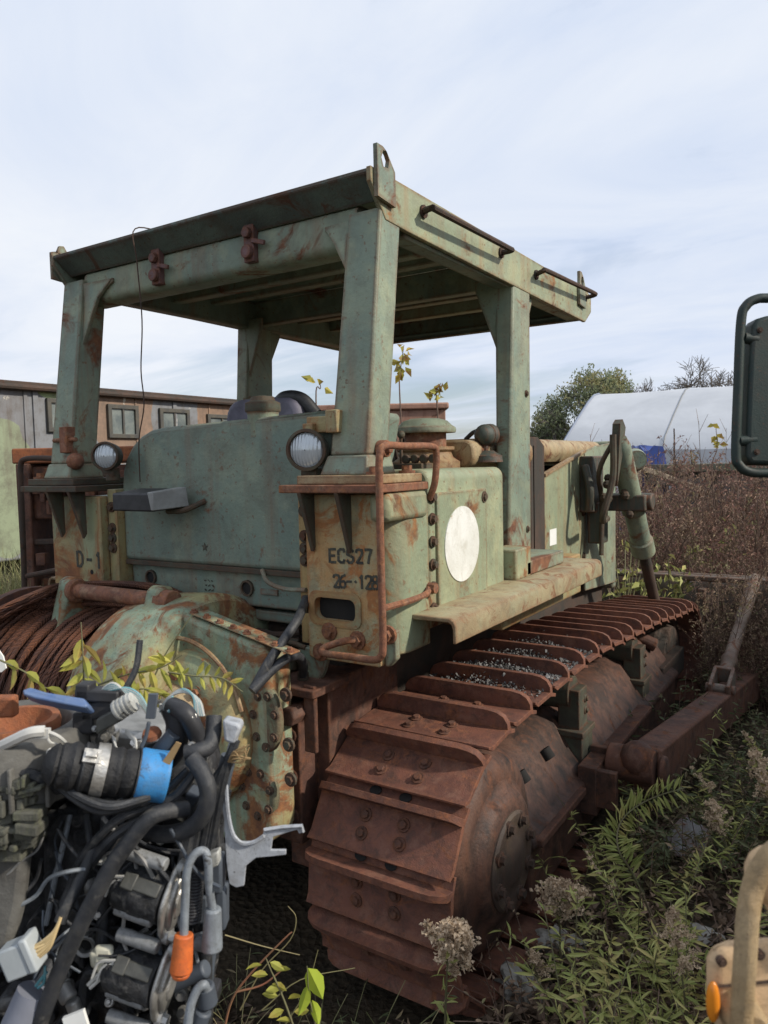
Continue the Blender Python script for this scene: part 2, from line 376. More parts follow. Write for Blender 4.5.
# ---- right hydraulic tank with numbered plate
sec = [(.64, 2.14), (.90, 2.14)] + arc(.90, 2.235, .09, -80, 0, 7, .095) + [(.988, 2.375), (.64, 2.375)]
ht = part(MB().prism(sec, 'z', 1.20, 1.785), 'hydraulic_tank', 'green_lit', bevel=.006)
pl = arc(.905, 1.25, .06, -80, 0, 4)
outer = rrect(.635, .945, 1.17, 1.765, .012, 4); inner = rrect(.665, .85, 1.315, 1.40, .028, 4)
rp = part(MB().ring(outer, inner, 'y', 2.10, 2.135), 'number_plate', 'plate', bevel=.004)
part(MB().ring(rrect(.645, .87, 1.295, 1.42, .03), rrect(.668, .847, 1.318, 1.397, .026), 'y', 2.094, 2.102), 'slot_rim', 'green_rusty', rp, 0)
part(MB().box(.65, .87, 2.131, 2.137, 1.30, 1.41), 'slot_shade', 'cavity', rp, 0)
m = MB().prism([(.57, 1.085), (.665, 1.085), (.685, 1.12), (.70, 1.165), (.70, 1.2), (.57, 1.2)], 'y', 2.115, 2.145).prism([(.947, 1.17), (.965, 1.17), (.995, 1.2), (.995, 1.30), (.947, 1.30)], 'y', 2.12, 2.15)
part(m, 'mount_tab', 'green', rp, .006, split=True)
m = MB()
for (u, v) in ((330, 631), (358, 640), (388, 635), (321, 652)): a = onY(u, v, 2.10); m.bolt((a.x, 2.102, a.z), (0, -1, 0), .022, .026)
part(m, 'bolt', 'redrust', rp, 0, split=True)
a = onY(330, 562, 2.10); lettering('ECS27', (a.x, 2.10, a.z), (1, 0, .03), (0, 0, 1), (0, -1, 0), .046, .83, rp, .2)
a = onY(334, 587, 2.10); lettering('26-.128', (a.x, 2.10, a.z), (1, 0, .03), (0, 0, 1), (0, -1, 0), .044, .62, rp, .19)
# ---- right side box with white disc
m = MB().prism([(.64, 1.25), (.982, 1.25), (.982, 1.80)] + arc(.94, 1.80, .042, 15, 90, 4) + [(.64, 1.842)], 'y', 2.385, 3.07)
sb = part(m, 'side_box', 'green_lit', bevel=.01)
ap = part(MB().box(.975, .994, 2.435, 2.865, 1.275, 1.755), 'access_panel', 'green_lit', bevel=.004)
part(MB().cyl((.990, 2.632, 1.545), (.9975, 2.632, 1.545), .149, n=64), 'white_disc', 'disc', ap, 0)
m = MB()
for z in (1.74, 1.66, 1.575, 1.49, 1.405, 1.325): m.bolt((.982, 2.408, z), (1, 0, 0), .015, .02)
m.bolt((.994, 2.84, 1.72), (1, 0, 0), .016, .012).bolt((.994, 2.83, 1.31), (1, 0, 0), .016, .02).bolt((.994, 2.70, 1.31), (1, 0, 0), .016, .02)
part(m, 'bolt', 'bracket', ap, 0, split=True)
part(MB().box(.90, 1.03, 3.09, 3.27, 1.33, 1.47), 'pedal_box', 'green_lit', bevel=.008)
# ---- step plates carrying the canopy
for sx in (1, -1):
    def bxx(m, x0, x1, *r): m.box(*(sorted((sx * x0, sx * x1))), *r)
    m = MB(); bxx(m, .58, 1.0, 2.02, 2.36, 1.772, 1.80)
    sp_ = part(m, 'mount_plate', 'redrust' if sx > 0 else 'bracket', bevel=.004)
    m = MB(); bxx(m, .64, .985, 2.05, 2.34, 1.801, 1.832); part(m, 'shim_plate', 'tan' if sx > 0 else 'bracket', sp_, .004)
    m = MB()
    for x in ((.67, .83) if sx > 0 else (.64, .80)):
        m.prism([(2.02, 1.772), (2.105, 1.772), (2.105, 1.58), (2.09, 1.56)], 'x', sx * x - .008, sx * x + .008)
    part(m, 'gusset', 'bracket', sp_, .002, split=True)
    m = MB()
    for y in (2.09, 2.3): m.bolt((sx * .945, y, 1.832), (0, 0, 1), .02, .028)
    part(m, 'bolt', 'redrust', sp_, 0, split=True)
part(MB().box(.925, 1.003, 2.075, 2.35, 1.672, 1.77), 'mount_block', 'green_lit', bevel=.018)

# ---- canopy
for sx in (1, -1):
    def q(x, y, z): return (sx * x, y, z)
    def tap(m, z0, a, z1, b):           # a=(xin,xout,y0,y1) at z0
        m.hexa([q(a[0], a[2], z0), q(a[1], a[2], z0), q(a[1], a[3], z0), q(a[0], a[3], z0), q(b[0], b[2], z1), q(b[1], b[2], z1), q(b[1], b[3], z1), q(b[0], b[3], z1)])
    m = MB(); tap(m, 1.90, (.742, .90, 2.115, 2.25), 2.76, (.762, .90, 2.235, 2.37))
    po = part(m, 'canopy_post', 'green', bevel=.008)
    m = MB(); tap(m, 1.832, (.715, .915, 2.085, 2.275), 1.90, (.735, .905, 2.108, 2.258)); part(m, 'post_foot', 'green', po, .006)
    g = .12 if sx > 0 else .2
    m = MB().slab([q(.765, 2.24, 2.64), q(.765 - g, 2.25, 2.72), q(.765 - g, 2.25, 2.74), q(.765, 2.24, 2.74), ], (0, 1, 0), .02)
    m.slab([q(.757, 2.215, 2.56 if sx > 0 else 2.45), q(.757 - g * .5, 2.235, 2.66), q(.765 - g, 2.245, 2.735), q(.757, 2.245, 2.735)], (0, 1, 0), .018)
    part(m, 'corner_gusset', 'green', po, .003, split=True)
    m = MB(); tap(m, 1.40, (.835, .90, 3.31, 3.605), 2.76, (.80, .90, 3.41, 3.62))
    fp = part(m, 'canopy_post', 'green', bevel=.012)
    m = MB().slab([q(.83, 3.40, 2.35), q(.795, 3.40, 2.45), q(.70, 3.40, 2.70), q(.70, 3.40, 2.75), q(.83, 3.40, 2.75)], (0, 1, 0), .02)
    m.slab([q(.85, 3.62, 2.5), q(.85, 3.72, 2.68), q(.85, 3.74, 2.74), q(.85, 3.62, 2.74)], (1, 0, 0), .02)
    part(m, 'corner_gusset', 'green', fp, .003, split=True)
    m = MB(); tap(m, 1.335, (.84, 1.03, 3.22, 3.72), 1.40, (.84, 1.03, 3.22, 3.72)); part(m, 'post_foot', 'green', fp, .006)
    m = MB()
    for z in (1.52, 2.2): m.bolt((sx * .90, 3.55, z), (sx, 0, 0), .012, .012)
    part(m, 'bolt', 'bracket', fp, 0, split=True)
# hinge lugs halfway up the rear posts
m = MB().box(.60, .76, 2.165, 2.185, 1.985, 2.045).box(.60, .645, 2.14, 2.165, 1.93, 2.02).box(.735, .785, 2.10, 2.15, 1.98, 2.06).cyl((.622, 2.14, 1.955), (.622, 2.12, 1.955), .014, n=10)
part(m, 'hinge_lug', 'green_rusty', bevel=.004)
m = MB().box(-.80, -.745, 2.10, 2.15, 1.95, 2.07).cyl((-.87, 2.12, 2.01), (-.7, 2.12, 2.01), .011, n=8).sphere((-.73, 2.13, 1.91), .04, 12)
part(m, 'hinge_lug', 'redrust', bevel=.004)
m = MB().cyl((.90, 2.19, 1.92), (.935, 2.19, 1.92), .03, n=16).cyl((.935, 2.19, 1.92), (.95, 2.19, 1.92), .018, n=6)
part(m, 'pivot_bolt', 'redrust', bevel=.003)

roof = part(MB().box(-.892, .892, 2.18, 4.6, 2.862, 2.876), 'canopy_roof', 'green', bevel=.002)
fas = [(2.172, 2.878), (2.172, 2.83), (2.262, 2.72), (2.42, 2.715), (4.50, 2.69), (4.615, 2.765), (4.615, 2.86), (4.55, 2.876)]
for sx in (1, -1):
    m = MB().prism(fas, 'x', sx * .884, sx * .903); part(m, 'side_fascia', 'green_lit' if sx > 0 else 'green', roof, .003)  # sun-facing right fascia gets the sunlit copy
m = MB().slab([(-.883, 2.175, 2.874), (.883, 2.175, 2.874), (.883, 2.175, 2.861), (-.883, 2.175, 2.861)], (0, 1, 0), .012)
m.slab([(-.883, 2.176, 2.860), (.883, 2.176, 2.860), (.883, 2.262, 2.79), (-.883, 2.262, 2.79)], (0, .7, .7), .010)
part(m, 'rear_fascia', 'shaded_roofpaint', roof, .002)  # shade of the down-facing lip is painted in
m = MB().prism([(4.60, 2.86), (4.612, 2.86), (4.612, 2.76), (4.50, 2.70), (4.49, 2.71), (4.60, 2.77)], 'x', -.883, .883)
part(m, 'front_fascia', 'green_clean', roof, .002)
m = MB().prism(rrect(2.262, 2.40, 2.645, 2.80, .035, 4), 'x', -.78, .78); part(m, 'rear_beam', 'green', roof, 0)
for (y, h) in ((2.62, .07), (2.84, .11), (3.13, .07), (3.50, .14), (3.9, .07), (4.25, .07)):
    m = MB().box(-.875, .875, y - .035, y + .035, 2.86 - h, 2.861); part(m, 'cross_rib', 'green', roof, .006)
m = MB().box(.80, .88, 2.43, 4.45, 2.70, 2.861); part(m, 'side_rail', 'green_clean', roof, .01)
m = MB().box(-.88, -.80, 2.43, 4.45, 2.70, 2.861); part(m, 'side_rail', 'green_clean', roof, .01)
# lifting eyes
def eye(X, Y, z, h=.13, w=.13, lean=.0):
    o = [(Y - w / 2, z - .09), (Y + w / 2, z - .10), (Y + w / 2, z + .02), (Y + .015, z + h * .75), (Y - .02, z + h), (Y - w / 2, z + h)]
    hole = [(Y - .005 + .026 * math.cos(a), z + .045 + .032 * math.sin(a)) for a in [R(x) for x in (240, 310, 10, 70, 120, 180)]]
    m = MB().ring(o, hole, 'x', X, X + .016); part(m, 'lifting_eye', 'green', roof, .002)
eye(.905, 2.245, 2.868, .085, .115); eye(-.921, 2.245, 2.862, .035); eye(.905, 4.40, 2.86, .10, .11)
# grab rails along the right roof edge
for (a, b, c, d) in (((422, 212), (431, 207), (512, 250), (500, 253)), ((535, 275), (543, 269), (596, 294), (584, 298))):
    A, D = onX(*a, .90), onX(*d, .90); B, Cc = onX(*b, .965), onX(*c, .965)
    m = MB().tube([A, A.lerp(B, .6) + V((.02, 0, 0)), B.lerp(Cc, .06), B.lerp(Cc, .5), B.lerp(Cc, .94), D.lerp(Cc, .6) + V((.02, 0, 0)), D], .0125, 8)
    for P_ in (A, D): m.cyl(P_, P_ + V((.012, 0, 0)), .025, n=12)
    part(m, 'grab_rail', 'frame', roof, 0)
# lamp clamps bolted to the rear beam
for (u, v) in ((160, 268), (253, 244)):
    p = onY(u, v, 2.262)
    m = MB().box(p.x - .026, p.x + .026, 2.235, 2.268, p.z - .075, p.z + .075)
    m.cyl((p.x, 2.236, p.z - .038), (p.x, 2.215, p.z - .038), .026, n=12).cyl((p.x, 2.236, p.z + .035), (p.x, 2.215, p.z + .035), .022, n=6)
    m.obox((p.x + .05, 2.235, p.z - .005), (1, 0, -.3), (0, 1, 0), (.3, 0, 1), .07, .012, .018)
    part(m, 'lamp_clamp', M.setdefault('pinkrust', weathered('pinkish_rust', (.16, .085, .085), (.11, .06, .06), .35, rnd=True, scale=3)), roof, .003)

# ---- lamps
def work_lamp(c, r, aim=(0, -1, 0)):
    c = V(c); d = V(aim).normalized()
    w = part(MB().lathe(c, d, [(-.10, .02), (-.095, r * .55), (-.05, r * .92), (-.01, r * 1.02), (.004, r * 1.06), (.016, r * 1.04), (.018, r * .9), (.006, r * .88)], 32), 'work_lamp', 'bracket', None, 0)
    part(MB().lathe(c, d, [(.004, r * .9), (.012, r * .75), (.02, r * .4), (.023, .002)], 32, False), 'lens', 'lens', w, 0)
    m = MB().obox(c - d * .04 + V((0, 0, -r - .012)), (1, 0, 0), (0, 1, 0), (0, 0, 1), .07, .04, .035).cyl(c + V((-.012, .04, -r - .02)), c + V((-.012, .04, -r - .05)), .03, n=12)
    part(m, 'lamp_bracket', 'bracket', w, .004)
a = onY(307, 450, 2.1); work_lamp((a.x, 2.1, a.z), .072, (.32, -1, -.02))
a = onY(106, 456, 2.1); work_lamp((a.x, 2.1, a.z), .06, (.5, -1, 0))
# wedge-shaped tail lamp on its arm
a, b = onY(118, 500, 2.03), onY(158, 500, 2.03)
m = MB().hexa([(a.x, 2.0, a.z - .045), (b.x, 2.0, a.z - .045), (b.x + .03, 2.15, a.z - .035), (a.x, 2.15, a.z - .035), (a.x, 2.0, a.z + .03), (b.x - .02, 2.0, a.z + .03), (b.x + .02, 2.15, a.z + .045), (a.x, 2.15, a.z + .045)])
tl = part(m, 'tail_lamp', 'black', bevel=.008)
part(MB().hexa([(b.x - .012, 2.0, a.z - .04), (b.x + .006, 2.0, a.z - .04), (b.x + .05, 2.15, a.z - .03), (b.x + .01, 2.15, a.z - .03), (b.x - .03, 2.0, a.z + .034), (b.x + .002, 2.0, a.z + .034), (b.x + .035, 2.15, a.z + .05), (b.x - .01, 2.15, a.z + .05)]), 'lamp_cover', plain('grey_lamp_cover', (.30, .31, .30), (.2, .2, .19), .5), tl, .004)
part(MB().tube([(b.x - .05, 2.12, a.z - .05), (b.x + .04, 2.13, a.z - .045), (b.x + .09, 2.2, a.z - .01)], .012), 'lamp_arm', 'bracket', tl, 0)

# ---- handrails
pp = [onY(359, 640, 2.10), onY(345, 641, 2.05), onY(326, 647, 2.03), onY(322, 651, 2.02), onY(328, 654, 2.01), onY(352, 657, 2.0), onY(374, 660, 2.0), onY(381, 656, 2.0), onY(383, 645, 2.0)]
top = onY(385, 470, 2.0); x0 = pp[-1].x
pp += [V((x0, 2.0, 1.5)), V((x0, 2.0, 1.75)), V((x0 + .003, 2.0, 1.89)), V((x0 + .006, 2.03, 1.925)), V((x0 + .01, 2.15, 1.925)), V((x0 + .01, 2.33, 1.925)), V((x0 + .01, 2.365, 1.90)), V((x0, 2.37, 1.80)), V((.99, 2.38, 1.735))]
hr_ = part(MB().tube(pp, .0125, 10, k=5), 'handrail', 'redrust', bevel=0)
part(MB().tube([(x0, 2.0, 1.40), (x0 + .01, 2.15, 1.40), (x0 - .005, 2.3, 1.40), (.99, 2.36, 1.41)], .0115).cyl((.985, 2.365, 1.41), (1.02, 2.365, 1.41), .02, n=8), 'brace', 'redrust', hr_, 0)
pp = [onY(60, 459, 2.15), onY(40, 458, 2.15), onY(26, 459, 2.15), onY(21, 464, 2.15), onY(21, 485, 2.15), onY(23, 540, 2.15), onY(25, 606, 2.15)]
h2 = part(MB().tube(pp, .0135, 10), 'handrail', 'frame', bevel=0)
part(MB().tube([onY(27, 576, 2.15), onY(62, 569, 2.15)], .0125, smooth=False), 'brace', 'frame', h2, 0)

# ---- fenders
for sx in (1, -1):
    pr = [(.96, 1.315), (1.130, 1.318), (1.144, 1.31), (1.149, 1.296), (1.149, 1.245), (1.162, 1.245), (1.162, 1.306), (1.154, 1.324), (1.136, 1.333), (.96, 1.333)]
    pr = [(sx * x, z) for x, z in pr]
    m = MB().prism(pr, 'y', 2.24, 3.94); fd = part(m, 'fender', 'fender', bevel=.004)
    m = MB()
    for y in (3.0, 3.3, 3.6, 3.85): m.slab([(sx * .97, y, 1.32), (sx * 1.14, y, 1.27), (sx * .97, y, 1.15)], (0, 1, 0), .012)
    part(m, 'fender_rib', 'tan', fd, 0, split=True)
    part(MB().box(*sorted((sx * .66, sx * .965)), 3.08, 4.2, 1.1, 1.325), 'floor_box', 'green_rusty', bevel=.01)

# ---- operator's place
m = MB().prism(rrect(-.30, .16, 1.9, 2.19, .09), 'y', 2.66, 2.80); seat = part(m, 'seat', plain('faded_purple_vinyl', (.16, .15, .2), (.09, .085, .11), .6), bevel=.03, seg=3)
part(MB().tube([(-.02, 2.72, 2.15), (.06, 2.70, 2.185), (.14, 2.72, 2.17), (.20, 2.74, 2.10)], .032, 12), 'seat_roll', 'black', seat, 0)
part(MB().box(-.6, .62, 2.66, 4.0, 1.20, 1.5), 'cab_floor', 'frame')
part(MB().box(-.58, .58, 3.75, 3.95, 1.4, 1.93), 'dashboard', 'bracket', bevel=.04)
for x in (.30, .36, .42): part(MB().tube([(x, 3.3, 1.5), (x + .01, 3.2, 1.8), (x, 3.15, 1.98)], .01).sphere((x, 3.15, 1.99), .022, 10), 'control_lever', 'frame', bevel=0)
# mushroom pre-cleaner and the small forward lamp on the right box
pc = (.60, 3.05)
m = MB().lathe((pc[0], pc[1], 1.84), (0, 0, 1), [(0, .16), (.03, .16), (.05, .13), (.075, .12), (.085, .135), (.10, .135)], 28)
cl_ = part(m, 'precleaner', 'tan', bevel=0)
part(MB().lathe((pc[0], pc[1], 1.94), (0, 0, 1), [(0, .098), (.06, .098), (.07, .1)], 28), 'precleaner_bowl', 'redrust', cl_, 0)
part(MB().lathe((pc[0], pc[1], 2.005), (0, 0, 1), [(0, .142), (.012, .145), (.024, .142), (.035, .125), (.055, .105), (.066, .07), (.068, .01)], 28), 'precleaner_cap', 'green', cl_, 0)
m = MB().box(.50, .72, 2.80, 2.90, 1.84, 1.865).tube([(.585, 2.86, 1.84), (.582, 2.86, 1.95), (.584, 2.86, 1.99)], .008).sphere((.584, 2.86, 1.995), .018)
for i in range(4): m.lathe((.62 + .045 * i, 2.85, 1.885), (0, -1, 0), [(0, .02), (.02, .02), (.022, .012)], 12)
part(m, 'valve_bank', 'bracket', bevel=.003)
part(MB().prism(rrect(.50, .80, 1.84, 1.97, .05), 'y', 3.15, 3.9), 'cowl', 'tan', bevel=.012)
lp = onX(485, 435, .80)
m = MB().sphere(lp, .052, 18, (1, 1.05, 1)).lathe(lp + V((0, .02, 0)), (.2, 1, 0), [(0, .053), (.03, .055), (.034, .04)], 20).tube([lp + V((0, 0, -.05)), lp + V((.0, 0, -.09))], .016, smooth=False).lathe(lp + V((.01, 0, -.10)), (0, 0, 1), [(-.03, .075), (0, .07), (.025, .03)], 16)
part(m, 'hood_lamp', M.setdefault('darkgreen', weathered('dark_green_paint', (.06, .075, .06), (.05, .06, .05), .25, scale=3)), bevel=0)
part(MB().tube([lp + V((-.02, .03, .02)), lp + V((-.2, .3, .03)), lp + V((-.35, .5, .0))], .012), 'lever', 'frame', bevel=0)

# ---- engine hood and side panels
m = MB().prism([(-.60, 1.84), (-.60, 1.92)] + arc(-.52, 1.925, .075, 180, 90, 4) + arc(.56, 1.925, .075, 90, -20, 6) + [(.60, 1.85), (.5, 1.84)], 'y', 3.92, 5.74)
hood = part(m, 'engine_hood', 'tan', bevel=.006)
part(MB().box(-.5, .5, 3.95, 5.6, 1.3, 1.82), 'engine_bay_shade', 'cavity', bevel=.01)  # near-black block in place of the dark open bay
def sidepanel(poly, X, nm, mt, th=.012):
    m = MB().prism(poly, 'x', X, X + th); return part(m, nm, mt, bevel=.003)
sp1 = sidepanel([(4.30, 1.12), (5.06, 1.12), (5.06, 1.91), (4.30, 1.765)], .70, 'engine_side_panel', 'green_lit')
part(MB().prism([(4.29, 1.765), (5.07, 1.912), (5.07, 1.93), (4.29, 1.783)], 'x', .69, .725), 'panel_lip', 'tan', sp1, .002)
a = onX(553, 537, .712)
part(MB().box(.7115, .7135, a.y - .06, a.y + .06, a.z - .05, a.z + .05), 'white_label', 'white', sp1, 0)
m = MB()
for z in (1.2, 1.5, 1.8): m.bolt((.712, 5.03, z), (1, 0, 0), .018, .018)
part(m, 'bolt', 'bracket', sp1, 0, split=True)
sp2 = sidepanel([(5.08, .95), (5.84, .90), (5.84, 1.99), (5.35, 1.96), (5.08, 1.92)], .70, 'radiator_guard', 'green')
part(MB().box(-.70, .70, 5.80, 5.9, .85, 2.0), 'radiator_shell', 'green', bevel=.02)
m = MB().prism([(4.02, 1.30), (4.24, 1.30), (4.24, 1.95), (4.14, 2.0), (4.02, 2.0)], 'x', .715, .735); part(m, 'bulkhead_edge', 'frame', bevel=.003)
m = MB().slab([(.62, 4.06, 1.98), (.735, 4.06, 1.95), (.735, 4.06, 1.3), (.62, 4.06, 1.3)], (0, 1, 0), .015); part(m, 'bulkhead', 'frame', bevel=0)
sidepanel([(4.30, 1.12), (5.8, 1.0), (5.8, 1.95), (4.30, 1.765)], -.712, 'engine_side_panel', 'green')
# lift cylinder on the right
A, B = onX(621, 452, .98), onX(643, 550, 1.0)
d = (B - A).normalized(); A2 = A - d * .10
lc = part(MB().lathe(A2, d, [(0, .055), (.05, .068), (.06, .07), (.50, .07), (.51, .084), (.60, .084), (.61, .07), ((B - A2).length - .1, .07), ((B - A2).length - .09, .084), ((B - A2).length + .02, .084), ((B - A2).length + .03, .07)], 28), 'lift_cylinder', 'green', bevel=0)
part(MB().cyl(B, B + d * .9, .04, n=16), 'cylinder_rod', 'frame', lc, 0)
P1 = A2 + d * .52
m = MB().box(.71, .80, P1.y - .28, P1.y - .02, P1.z - .06, P1.z + .32).tube([(.76, P1.y - .32, P1.z + .26), (.80, P1.y - .34, P1.z + .1), (.78, P1.y - .3, P1.z - .05)], .03)
m.box(.80, 1.10, P1.y - .10, P1.y + .06, P1.z - .06, P1.z + .05).cyl((.75, P1.y, P1.z), (1.13, P1.y, P1.z), .06, n=16).box(.74, .84, P1.y - .2, P1.y - .05, P1.z - .28, P1.z)
part(m, 'trunnion_bracket', 'darkgreen', lc, .01)
m = MB().tube([A2 + V((.0, -.12, .03)), A2 + V((.0, -.13, -.25)), A2 + V((-.05, -.18, -.5)), P1 + V((-.1, -.25, -.1))], .022)
m.tube([A2 + V((0, -.05, .02)), A2 + V((-.1, -.08, -.2)), P1 + V((-.15, -.2, 0)), P1 + V((-.14, -.25, -.35))], .016)
m.slab([A2 + V((-.02, -.13, -.3)), A2 + V((-.02, -.06, .10)), A2 + V((-.02, .0, .13)), A2 + V((-.02, .07, .08)), A2 + V((-.02, .02, -.05))], (1, 0, 0), .05)
for i in range(8):
    random.seed(i); m.sphere(P1 + V((-.1 + random.uniform(-.05, .12), -.2 + random.uniform(-.1, .1), random.uniform(-.1, .25))), .03, 8)
part(m, 'cylinder_pipes', 'bracket', lc, 0)
fl = onX(636, 460, .80)
m = MB().lathe(fl, (-.35, 1, 0), [(-.09, .075), (.12, .095), (.125, .085), (-.05, .06)], 24); part(m, 'front_lamp', 'green', bevel=0)
# ---- rear winch
WY, WZ = 2.02, .905
wn = part(MB().lathe((-.16, WY, WZ + .03), (1, 0, 0), [(0, .33), (.02, .405), (.05, .41), (.18, .435), (.33, .445), (.36, .445), (.40, .42), (.42, .3)], 64), 'winch_housing', 'winch', bevel=0)
part(MB().lathe((-1.0, WY, WZ), (1, 0, 0), [(0, .20), (.0, .42), (.05, .42), (.07, .3), (.80, .3), (.86, .3)], 40), 'winch_drum', 'rust', bevel=0)
random.seed(11)
m = MB()
for layer, (rr, n) in enumerate(((.335, 36), (.362, 34))):
    for i in range(n):
        x = -.90 + .74 * (i + .5) / n + random.uniform(-.010, .010); tl_ = random.uniform(-.05, .09) + (.05 if layer else 0); r2 = rr + random.uniform(-.006, .014)
        pts = [(x + tl_ * math.sin(a) + .004 * math.sin(3 * a + i), WY + r2 * math.cos(a), WZ + r2 * math.sin(a)) for a in [2 * math.pi * k / 28 for k in range(28)]]
        m.tube(pts, random.uniform(.009, .0125), 6, closed=True, k=1)
for i in range(16):                      # slack strands pulled across the top
    y0 = random.uniform(-.05, .08)
    pts = [(-1.0 + .02 * i, WY - .40 + y0, WZ + .18 + .012 * i), (-.85 + .02 * i, WY - .22 + y0, WZ + .34 + .008 * i), (-.55, WY - .05 + y0, WZ + .385 + .006 * i), (-.2, WY + .1 + y0, WZ + .37 + .006 * i), (-.05, WY + .25, WZ + .30)]
    m.tube(pts, .0105, 6, k=5)
t = NT('rusty_stranded_rope'); c = t.vec(); mp = t.n('ShaderNodeMapping'); mp.inputs['Rotation'].default_value = (0, 0, R(35)); t.l(c, mp.inputs[0])
wv = t.n('ShaderNodeTexWave'); wv.inputs['Scale'].default_value = 55; wv.inputs['Distortion'].default_value = .6; t.l(mp.outputs[0], wv.inputs[0])
col = t.mix(t.ramp(t.noise(c, 6, 6, .7), .4, .6), (.20, .075, .035), (.10, .045, .03)); col = t.mix(t.math('MULTIPLY', wv.outputs['Fac'], .55), col, (.05, .026, .02))
M['rope'] = t.bsdf(col, .75, bump=wv.outputs['Fac'], bs=.8, bd=.006)
part(m, 'wire_rope', 'rope', wn, 0)
# bar over the drum and its two lugs
a, b = onY(76, 590, 1.93), onY(150, 600, 1.93)
z = (a.z + b.z) / 2
tb = part(MB().cyl((a.x - .03, 1.93, z), (b.x + .12, 1.93, z), .032, n=20).cyl((b.x + .06, 1.93, z), (b.x + .135, 1.93, z), .045, n=12), 'tie_bar', 'redrust', wn, .004)
for x in (a.x - .03, b.x + .06):
    m = MB().prism([(1.84, 1.20), (1.88, z - .02), (1.90, z + .045), (1.93, z + .06), (1.97, z + .05), (2.0, z), (2.12, 1.28), (2.12, 1.2)], 'x', x - .045, x + .03)
    part(m, 'bar_lug', 'winch', wn, .012)
part(MB().lathe((a.x - .01, 1.93, z), (1, 0, 0), [(0, .05), (.02, .052), (.03, .045)], 16), 'bar_collar', 'redrust', wn, 0)
# gear case
e0, e1 = onY(186, 611, 1.86), onY(292, 654, 1.86)
def ftop(x): return e0.z - .012 - (x - e0.x) * (e0.z - e1.z) / (e1.x - e0.x)
po_ = [(e0.x - .03, ftop(e0.x))] + [(.585 + .06 * math.sin(R(q)), ftop(.62) - .06 + .06 * math.cos(R(q))) for q in (0, 30, 60, 90)] + [(.645, .66)] + arc(.545, .64, .10, 0, -90, 5) + [(e0.x - .03, .52)]
gc = gc2 = part(MB().prism(po_, 'y', 1.86, 1.99), 'gear_case', 'winch', wn, .02, seg=3)
m = MB().obox((e0 + e1) / 2 + V((0, .03, -.006)), e1 - e0, (0, 1, 0), (0, 0, 1), (e1 - e0).length * .96, .05, .006)
fl_ = part(m, 'case_flange', 'winch', gc, .002)
m = MB()
for i in range(8): m.bolt(e0.lerp(e1, .04 + .13 * i) + V((0, .02, -.002)), (0, -.1, 1), .010, .012)
part(m, 'bolt', 'redrust', fl_, 0, split=True)
p = onY(178, 722, 1.80)
m = MB().lathe((p.x, 1.80, p.z), (0, -1, 0), [(-.02, .21), (.012, .208), (.016, .15), (.05, .14), (.07, .125), (.085, .09), (.088, .01)], 40)
hb = part(m, 'hub_cover', 'tan', gc, 0)
m = MB()
for i in range(10):
    an = 2 * math.pi * i / 10 + .2; m.bolt((p.x + .178 * math.cos(an), 1.788, p.z + .178 * math.sin(an)), (0, -1, 0), .016, .02)
part(m, 'bolt', 'redrust', hb, 0, split=True)
part(MB().lathe((p.x + .02, 1.86, p.z - .03), (0, -1, 0), [(0, .285), (.035, .28), (.065, .255), (.08, .205), (.082, .1)], 48), 'end_bell', 'winch_rusty', gc, 0)
part(MB().tube([(p.x + .30 * math.cos(R(q)), 1.825, p.z + .30 * math.sin(R(q))) for q in range(15, 150, 15)], .008, 6), 'weld_bead', 'tan', gc, 0)
for (u, v, rw, rh) in ((270, 718, .062, .115), (262, 790, .082, .10)):
    p = onY(u, v, 1.89)
    m = MB().prism([(p.x + rw * math.cos(R(q)), p.z + rh * math.sin(R(q))) for q in range(0, 360, 15)], 'y', 1.862, 1.895)
    cv = part(m, 'oval_cover', 'winch_dark', gc2, .008)
    m = MB()
    for i in range(7):
        an = 2 * math.pi * i / 7 + .3; m.bolt((p.x + rw * .8 * math.cos(an), 1.862, p.z + rh * .8 * math.sin(an)), (0, -1, 0), .011, .013)
    part(m, 'bolt', 'bracket', cv, 0, split=True)
m = MB()
for (u, v) in ((252, 690), (245, 665), (285, 695), (288, 745), (290, 780)):
    p = onY(u, v, 1.88); m.bolt((p.x, 1.885, p.z), (0, -1, 0), .016, .016)
part(m, 'bolt', 'bracket', gc2, 0, split=True)
# hydraulic hoses hanging at the rear right
m = MB().tube([onY(306, 600, 2.12), onY(296, 622, 1.98), onY(272, 657, 1.86), onY(253, 690, 1.80)], .0165, 12)
m.tube([onY(303, 676, 2.08), onY(303, 664, 2.03), onY(297, 656, 1.97), onY(284, 660, 1.90), onY(268, 674, 1.84), onY(252, 691, 1.78)], .0165, 12)
part(m, 'hydraulic_hose', 'rubber', bevel=0, split=True)
m = MB().cyl(onY(306, 612, 2.13), onY(307, 596, 2.13), .021, n=8).cyl(onY(303, 672, 2.08), onY(303, 690, 2.08), .021, n=8)
m.tube([onY(270, 640, 2.16), onY(292, 643, 2.12), onY(306, 648, 2.12)], .01).cyl(onY(290, 668, 2.15), onY(291, 640, 2.15), .03, n=14)
part(m, 'hose_fitting', 'bracket', bevel=.002, split=True)
m = MB()
for i, (u0, v0, u1, v1) in enumerate(((240, 655, 300, 640), (255, 630, 300, 632), (238, 640, 280, 650))):
    m.tube([onY(u0, v0, 2.25), onY((u0 + u1) / 2, (v0 + v1) / 2 + 4, 2.22), onY(u1, v1, 2.25)], .014)
part(m, 'pipe_run', 'frame', bevel=0, split=True)

M['brace'] = weathered('rusty_brace', (.17, .13, .10), (.12, .08, .06), .55, rustcol=(.18, .08, .045), scale=3)
